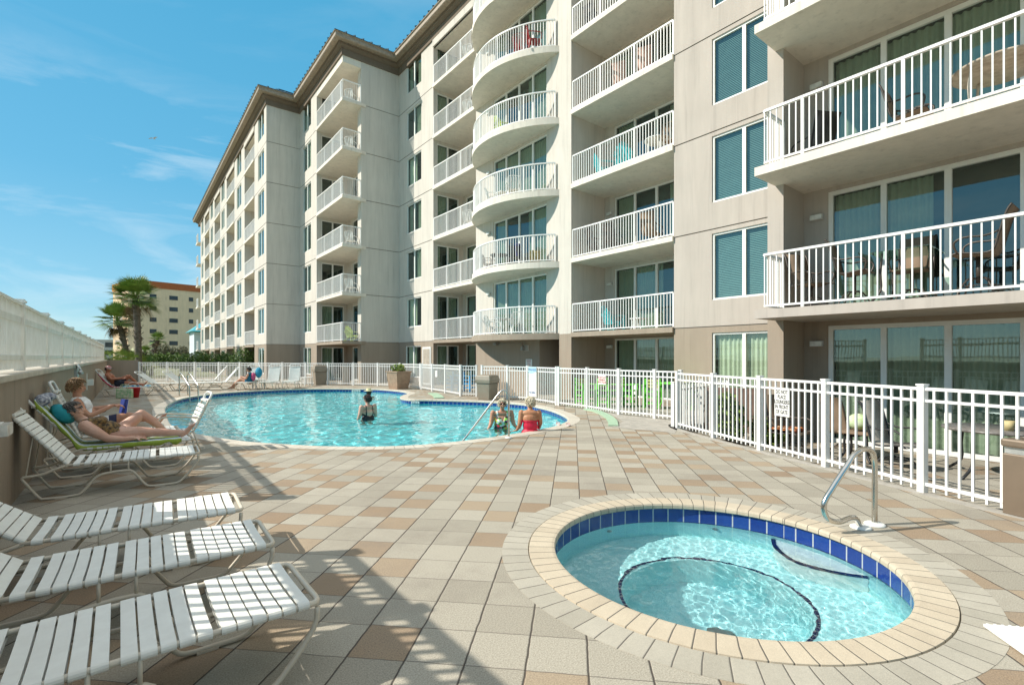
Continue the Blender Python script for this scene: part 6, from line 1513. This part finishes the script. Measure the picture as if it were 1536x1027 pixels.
clothing(b_, 'swimsuit', pr, SUIT, 0.006); hair(b_, T1, m1, HG, 1.0, 420, 3, 0.034, 0.015, 1.04); glasses(b_, T1, m1)
# ---- woman reading
o0 = V3((-0.45, 10.0, 0.0)); mb = MB()
mb.ball(P(-0.42, 10.0, 0.50), 0.15, 16, (1.0, 1.15, 0.85)); mb.ball(P(-0.47, 10.0, 0.64), 0.14, 16, (0.85, 1.15, 1.0)); mb.ball(P(-0.53, 10.0, 0.78), 0.14, 16, (0.8, 1.2, 0.9)); mb.ball(P(-0.57, 10.0, 0.88), 0.10, 16, (0.9, 1.65, 0.7))
chain(mb, [P(-0.585, 10.0, 0.92), P(-0.60, 10.0, 1.0)], [0.055, 0.050])
T2, m2 = head(mb, P(-0.60, 10.0, 1.10), (1, -0.05, -0.12), (0.08, 0, 1))
chain(mb, [P(-0.58, 9.84, 0.88), P(-0.52, 9.78, 0.74), P(-0.44, 9.76, 0.66), P(-0.28, 9.80, 0.74), P(-0.16, 9.84, 0.80)], [0.060, 0.050, 0.040, 0.034, 0.024]); hand(mb, P(-0.15, 9.85, 0.80), (0.9, 0.1, -0.1), (0.1, -0.3, 1), 0.95, 0.55, 1)
chain(mb, [P(-0.58, 10.16, 0.88), P(-0.48, 10.24, 0.72), P(-0.30, 10.16, 0.74), P(-0.16, 10.06, 0.78)], [0.060, 0.046, 0.036, 0.024]); hand(mb, P(-0.15, 10.05, 0.78), (0.9, -0.1, -0.1), (0.1, 0.3, 1), 0.95, 0.55, -1)
chain(mb, [P(-0.40, 9.91, 0.49), P(-0.20, 9.90, 0.56), P(0.02, 9.90, 0.62), P(0.20, 9.92, 0.58), P(0.42, 9.95, 0.50)], [0.092, 0.076, 0.056, 0.048, 0.032]); foot(mb, P(0.43, 9.95, 0.50), P(0.52, 9.95, 0.62), 0.9, (1, 0, .2))
chain(mb, [P(-0.40, 10.09, 0.49), P(-0.20, 10.10, 0.54), P(0.0, 10.12, 0.56), P(0.20, 10.08, 0.54), P(0.42, 10.05, 0.49)], [0.092, 0.076, 0.056, 0.048, 0.032]); foot(mb, P(0.43, 10.05, 0.49), P(0.53, 10.05, 0.60), 0.9, (1, 0, .2))
b_ = bodymesh(mb, 'person', SK2, o0, 0, 0.0085); tagp(b_, 'short haired woman in a white shirt sitting up on a lounger holding a blue book')
BLOUSE = M('shirt_white_navy', (0.80, 0.80, 0.78), 0.8, var=0.04, scale=9)
clothing(b_, 'shirt', lambda c: (lambda x, y, z: x < -0.22 and z < 0.93 and z > 0.44 and abs(y-10) < 0.19 and not (x > -0.42 and z > 0.64))(*(c+o0)), BLOUSE, 0.012, 0.012)
clothing(b_, 'shorts', lambda c: (lambda x, y, z: -0.30 < x < -0.12 and z < 0.72 and abs(y-10) < 0.19)(*(c+o0)), M('shorts_navy', (0.03, 0.035, 0.09), 0.8), 0.008)
hair(b_, T2, m2, HB, 1.0, 420, 5, 0.036, 0.0, 1.08); eyes(b_, T2, m2)
mb = MB(); mb.box(-0.012, 0.012, -0.075, 0.075, -0.11, 0.11); mb.cur = 1; mb.box(0.012, 0.020, -0.072, 0.072, -0.105, 0.105)
bk2 = mb.build('book', [M('book_blue', (0.02, 0.05, 0.30), 0.5), M('book_pages', (0.75, 0.73, 0.66), 0.8)], None, (-0.035, 9.94, 0.77), R(-8)); bk2.rotation_euler = (0, R(8), R(30)); tag(bk2, 'small blue book held up by the reading woman', 'book')
# ---- people in the pool, built facing their own +y and turned
def bather(px, py, depth_z, yaw, label, sk, hm, turn=(0, 1, 0), hs=1.0, plump=1.1, arms='down', hairlen=0.03, dzh=0.0, sunnies=False, voxel=0.010, seat=False, sitz=-0.13, cover=0.0):
    g_ = G(px, py, depth_z); o0 = V3((g_[0], g_[1], 0)); mb = MB(); q = plump
    base = sitz
    if seat:
        sp = [(0, 0, base+0.10), (0, 0.0, base+0.26), (0, -0.01, base+0.40), (0, -0.01, base+0.52)]
        mb.ball(sp[0], 0.155, 16, (1.12*q, 0.85, 0.8)); mb.ball(sp[1], 0.14, 16, (1.0*q, 0.82, 1.0)); mb.ball(sp[2], 0.14, 16, (1.08*q, 0.78, 1.0)); mb.ball(sp[3], 0.10, 16, (1.72*q, 0.8, 0.75)); zs = base+0.53
    else:
        zs = 0.28+dzh
        for z, r, a in ((zs-0.62, 0.165, 1.15), (zs-0.47, 0.155, 1.05), (zs-0.32, 0.145, 1.05), (zs-0.16, 0.14, 1.12)): mb.ball((0, 0, z), r, 16, (a*q, 0.82, 0.85))
        mb.ball((0, 0, zs-0.02), 0.10, 16, (1.75*q, 0.85, 0.7))
        for s in (-1, 1): mb.ball((s*0.075, 0.10, zs-0.20), 0.075, 12, (1, .9, 1))
    chain(mb, [(0, 0.0, zs+0.02), (0, 0.02, zs+0.10)], [0.062, 0.052])
    T, m = head(mb, (0, 0.03, zs+0.205), turn, (0, 0, 1), hs)
    w = 0.17*q
    for s in (-1, 1):
        if arms == 'down' or (arms == 'mixed' and s < 0):
            chain(mb, [(s*w, 0, zs), (s*(w+0.05), -0.01, zs-0.20), (s*(w+0.07), 0.02, zs-0.30), (s*(w+0.06), 0.08, zs-0.44)], [0.062, 0.052, 0.044, 0.028]); hand(mb, (s*(w+0.06), 0.085, zs-0.45), (0, 0.3, -1), (s, 0, 0), 0.95, 0.25, -s)
        elif arms == 'sit':
            if s < 0: chain(mb, [(s*w, 0, zs), (s*(w+0.03), -0.03, zs-0.22), (s*(w+0.05), -0.02, zs-0.30), (s*(w+0.10), -0.03, base+0.16)], [0.060, 0.048, 0.042, 0.026]); hand(mb, (s*(w+0.10), -0.035, base+0.155), (-0.9, 0.4, -0.15), (0, 0, 1), 0.95, 0.15, 1)
            else: chain(mb, [(s*w, 0, zs), (s*(w+0.03), 0.06, zs-0.22), (s*w, 0.22, zs-0.34), (s*w*.7, 0.32, base+0.2)], [0.060, 0.048, 0.040, 0.026]); hand(mb, (s*w*.7, 0.33, base+0.19), (0, 0.9, -0.3), (0, 0.2, 1), 0.95, 0.3, -1)
        else:
            chain(mb, [(s*w, 0, zs), (s*(w+0.04), 0.02, zs-0.22), (s*(w+0.07), 0.06, zs-0.30), (s*(w+0.13), 0.10, zs-0.38)], [0.062, 0.052, 0.044, 0.029]); hand(mb, (s*(w+0.135), 0.10, zs-0.385), (s*0.8, 0.3, -0.3), (0, 0, 1), 0.95, 0.2, s)
    hz = base+0.06 if seat else zs-0.66
    for s in (-1, 1):
        if seat: chain(mb, [(s*0.09, 0.02, hz), (s*0.10, 0.24, hz-0.02), (s*0.11, 0.42, hz-0.04), (s*0.10, 0.44, hz-0.24), (s*0.10, 0.42, hz-0.42)], [0.10, 0.085, 0.062, 0.052, 0.034]); foot(mb, (s*0.10, 0.42, hz-0.43), (s*0.11, 0.60, hz-0.47), 0.95)
        else: chain(mb, [(s*0.09, 0, hz), (s*0.10, 0.05, hz-0.25), (s*0.10, 0.10, hz-0.40), (s*0.10, 0.02, -1.0), (s*0.10, 0.0, -1.16)], [0.11, 0.08, 0.062, 0.045, 0.036]); foot(mb, (s*0.10, 0, -1.17), (s*0.11, 0.18, -1.21), 0.95)
    b_ = bodymesh(mb, 'person', sk, o0, yaw, voxel); tagp(b_, label)
    hair(b_, T, m, hm, hs, 360, int(px), hairlen, cover, 1.05)
    if sunnies: glasses(b_, T, m, hs)
    else: eyes(b_, T, m, hs)
    return b_, T, m, zs
FACE_AWAY = -TH; TOW = pi-TH
b_, T, m, zs = bather(552, 627, PW, FACE_AWAY+R(48), 'woman with short dark hair in a black swimsuit standing waist deep, seen from behind', SK1, HD, turn=(-0.25, 0.9, -0.05), plump=1.2, arms='mixed', dzh=-0.10)
BLKS = M('suit_black', (0.008, 0.008, 0.014), 0.5)
clothing(b_, 'swimsuit', lambda c: abs(c.x) < 0.185 and c.z < zs-0.14 and c.z > zs-0.80 and (c.y > -0.02 or c.z < zs-0.27+abs(c.x)*0.5 or 0.085 < abs(c.x)+(zs-0.2-c.z)*0.15 < 0.115), BLKS, 0.006)
clothing(b_, 'straps', lambda c: zs-0.15 < c.z < zs+0.08 and 0.082 < abs(c.x) < 0.105, BLKS, 0.006)
b_, T, m, zs = bather(553, 595.5, PW, FACE_AWAY+R(10), 'swimmer up to the neck under a pale yellow sun hat', SK2, HD, turn=(-0.3, 0.9, 0), plump=1.0, dzh=-0.44, voxel=0.016)
mb = MB(); c = T(0, 0, 0.075); mb.lathe([(0.19, 0.0), (0.185, 0.012), (0.10, 0.02), (0.095, 0.09), (0.07, 0.115), (0.001, 0.12)], 20, c); mb.build('sun_hat', M('hat_straw', (0.72, 0.66, 0.38), 0.8), b_)
b_, T, m, zs = bather(753, 641, PW, TOW+R(10), 'white haired woman in sunglasses and floral swimsuit standing by the pool handrail', SK2, HW, turn=(-0.05, 1, -0.08), plump=1.3, arms='out', sunnies=True, dzh=-0.06)
# flower print
m_, nt, bs, out_ = newmat('suit_floral'); tc_ = nd(nt, 'ShaderNodeTexCoord'); vo = nd(nt, 'ShaderNodeTexVoronoi', i_Scale=17.0); nt.links.new(tc_.outputs['Object'], vo.inputs['Vector'])
sc_ = nd(nt, 'ShaderNodeSeparateColor'); nt.links.new(vo.outputs['Color'], sc_.inputs[0]); cr = nd(nt, 'ShaderNodeValToRGB'); cr.color_ramp.interpolation = 'CONSTANT'
e = cr.color_ramp.elements; e[0].color = (0.02, 0.02, 0.025, 1); e[1].position = 0.22; e[1].color = (0.75, 0.78, 0.7, 1)
for p_, c_ in ((0.42, (0.22, 0.50, 0.06)), (0.62, (0.60, 0.03, 0.04)), (0.76, (0.80, 0.72, 0.65)), (0.88, (0.75, 0.30, 0.05))): x_ = e.new(p_); x_.color = c4(c_)
nt.links.new(sc_.outputs[0], cr.inputs[0]); nt.links.new(cr.outputs[0], bs.inputs['Base Color'])
clothing(b_, 'swimsuit', lambda c: abs(c.x) < 0.20 and c.z < zs-0.10 and c.z > zs-0.80 and (abs(c.x) > 0.05+(zs-0.1-c.z)*-0.3 or c.z < zs-0.18), m_, 0.007)
clothing(b_, 'straps', lambda c: zs-0.12 < c.z < zs+0.08 and 0.10 < abs(c.x) < 0.14, m_, 0.006)
b_, T, m, zs = bather(798, 647.0, 0.0, FACE_AWAY-R(4), 'white haired woman in strapless red swimsuit on the pool edge, back turned', SK3, HW, turn=(-0.72, 0.68, -0.05), plump=1.08, arms='sit', seat=True, sitz=-0.15, cover=-0.01)
b_.location = b_.location+V3((0.05, 0.12, 0)); 
clothing(b_, 'swimsuit', lambda c: abs(c.x) < 0.19 and -0.25 < c.z < zs-0.155 and c.y < 0.22, M('suit_red', (0.62, 0.008, 0.045), 0.55, var=0.08, scale=9), 0.007, 0.004)
mb = MB(); mb.box(-0.45, 0.45, -0.30, 0.25, -1.25, -0.16); sl_ = mb.build('entry_seat', PLASTER, None, b_.location, FACE_AWAY); sl_.location.z = 0; sl_.rotation_euler = (0, 0, FACE_AWAY); kid(sl_, pool)
sl_.matrix_parent_inverse = Matrix.Translation(pool.location).inverted()
# ---- man on the far lounger
rz = R(-14); mb = MB(); o0 = V3((gx, gy, 0))
mb.ball((0.12, 0, 0.50), 0.15, 14, (1, 1.15, .8)); mb.ball((0.0, 0, 0.60), 0.155, 14, (1, 1.15, .9)); mb.ball((-0.13, 0, 0.74), 0.15, 14, (.9, 1.25, 1)); mb.ball((-0.20, 0, 0.84), 0.12, 14, (.9, 1.6, .8))
chain(mb, [(-0.22, 0, 0.90), (-0.22, 0, 0.98)], [0.065, 0.06]); T, m = head(mb, (-0.20, 0, 1.07), (1, -0.1, -0.15), (0.1, 0, 1))
for s in (-1, 1):
    chain(mb, [(-0.20, s*0.19, 0.85), (-0.05, s*0.26, 0.68), (0.22, s*0.16, 0.70), (0.36, s*0.08, 0.78)], [0.068, 0.052, 0.044, 0.028]); hand(mb, (0.37, s*0.08, 0.78), (0.9, 0, 0.2), (0, s, .5), 1, 0.5, s)
chain(mb, [(0.12, -0.10, 0.49), (0.38, -0.11, 0.51), (0.58, -0.11, 0.50), (0.98, -0.12, 0.44)], [0.105, 0.085, 0.062, 0.038]); foot(mb, (1.0, -0.12, 0.45), (1.10, -0.12, 0.58), 1, (1, 0, .2))
chain(mb, [(0.12, 0.10, 0.49), (0.30, 0.11, 0.64), (0.45, 0.11, 0.76), (0.60, 0.11, 0.60), (0.72, 0.11, 0.44)], [0.105, 0.085, 0.062, 0.052, 0.038]); foot(mb, (0.73, 0.11, 0.445), (0.92, 0.11, 0.41), 1)
b_ = bodymesh(mb, 'person', SK4, o0, rz, 0.013); tagp(b_, 'sunburnt man in red and white cap and dark shorts on the far lounger')
clothing(b_, 'shorts', lambda c: 0.03 < c.x < 0.36 and c.z < 0.66 and abs(c.y) < 0.23, M('shorts_dark', (0.012, 0.014, 0.03), 0.8), 0.012)
hair(b_, T, m, HD, 1, 150, 9, 0.02, 0.0, 1.0)
mb = MB(); mb.ball(T(0, -0.005, 0.045), 0.108, 16, (0.82, 0.98, 0.80), m); o_ = mb.build('cap', M('cap_red_white', (0.75, 0.70, 0.66), 0.8, scale=14, col2=(0.5, 0.04, 0.05)), b_)
mb = MB(); mb.ball(T(0, 0.12, 0.045), 0.055, 12, (1.1, 1.1, 0.12), m); mb.build('cap_peak', M('cap_peak', (0.03, 0.03, 0.05), 0.8), b_)
# ---- person reading by the far fence
c_ = G(374, 584); o0 = V3(c_+(0,)); mb = MB()
mb.ball((0, 0, 0.36), 0.15, 14, (1, 1, .8)); mb.ball((0.02, 0, 0.50), 0.14, 14, (.9, 1.1, 1)); mb.ball((0.04, 0, 0.64), 0.13, 14, (.85, 1.2, 1)); mb.ball((0.04, 0, 0.72), 0.10, 14, (.9, 1.6, .7))
chain(mb, [(0.03, 0, 0.76), (0.0, 0, 0.84)], [0.055, 0.05]); T, m = head(mb, (-0.02, 0, 0.94), (-1, -0.2, -0.3), (-0.2, 0, 1))
for s in (-1, 1):
    chain(mb, [(0.04, s*0.17, 0.72), (-0.05, s*0.2, 0.54), (-0.26, s*0.1, 0.60)], [0.055, 0.045, 0.028]); hand(mb, (-0.27, s*0.1, 0.60), (-0.9, 0, 0.2), (0, s, .5), 1, 0.5, s)
    chain(mb, [(0, s*0.09, 0.36), (-0.35, s*0.10, 0.50), (-0.62, s*0.1, 0.30), (-0.80, s*0.1, 0.12)], [0.10, 0.065, 0.05, 0.034]); foot(mb, (-0.81, s*0.1, 0.10), (-0.98, s*0.1, 0.06), 1)
b_ = bodymesh(mb, 'person', SK2, o0, -TH, 0.014); tagp(b_, 'dark haired person in a teal top reading on a lounger by the far fence')
clothing(b_, 'top', lambda c: c.z > 0.34 and c.z < 0.80 and c.x > -0.12 and abs(c.y) < 0.19, M('top_teal', (0.01, 0.16, 0.24), 0.8, scale=12, col2=(0.01, 0.06, 0.12)), 0.012)
hair(b_, T, m, HD, 1, 200, 4, 0.03, 0.0, 1.06)
mb = MB(); mb.ball((0.42, 0.05, 0.80), 0.26, 14, (0.65, 0.4, 0.95)); o_ = mb.build('beach_ball_towel', M('towel_teal', (0.03, 0.28, 0.42), 0.85, var=0.12, scale=6, bump=0.4), None, o0, -TH); tag(o_, 'rounded bright blue towel bundle on the chair back beside the person reading', 'towel'); o_.name = 'blue_towel'
mb = MB(); mb.ball((0.22, -0.05, 0.62), 0.13, 12, (0.8, 0.6, 1.5)); o_ = mb.build('pink_towel', M('towel_pink', (0.65, 0.10, 0.22), 0.85), None, o0, -TH); tag(o_, 'pink towel behind the back of the person reading', 'towel')
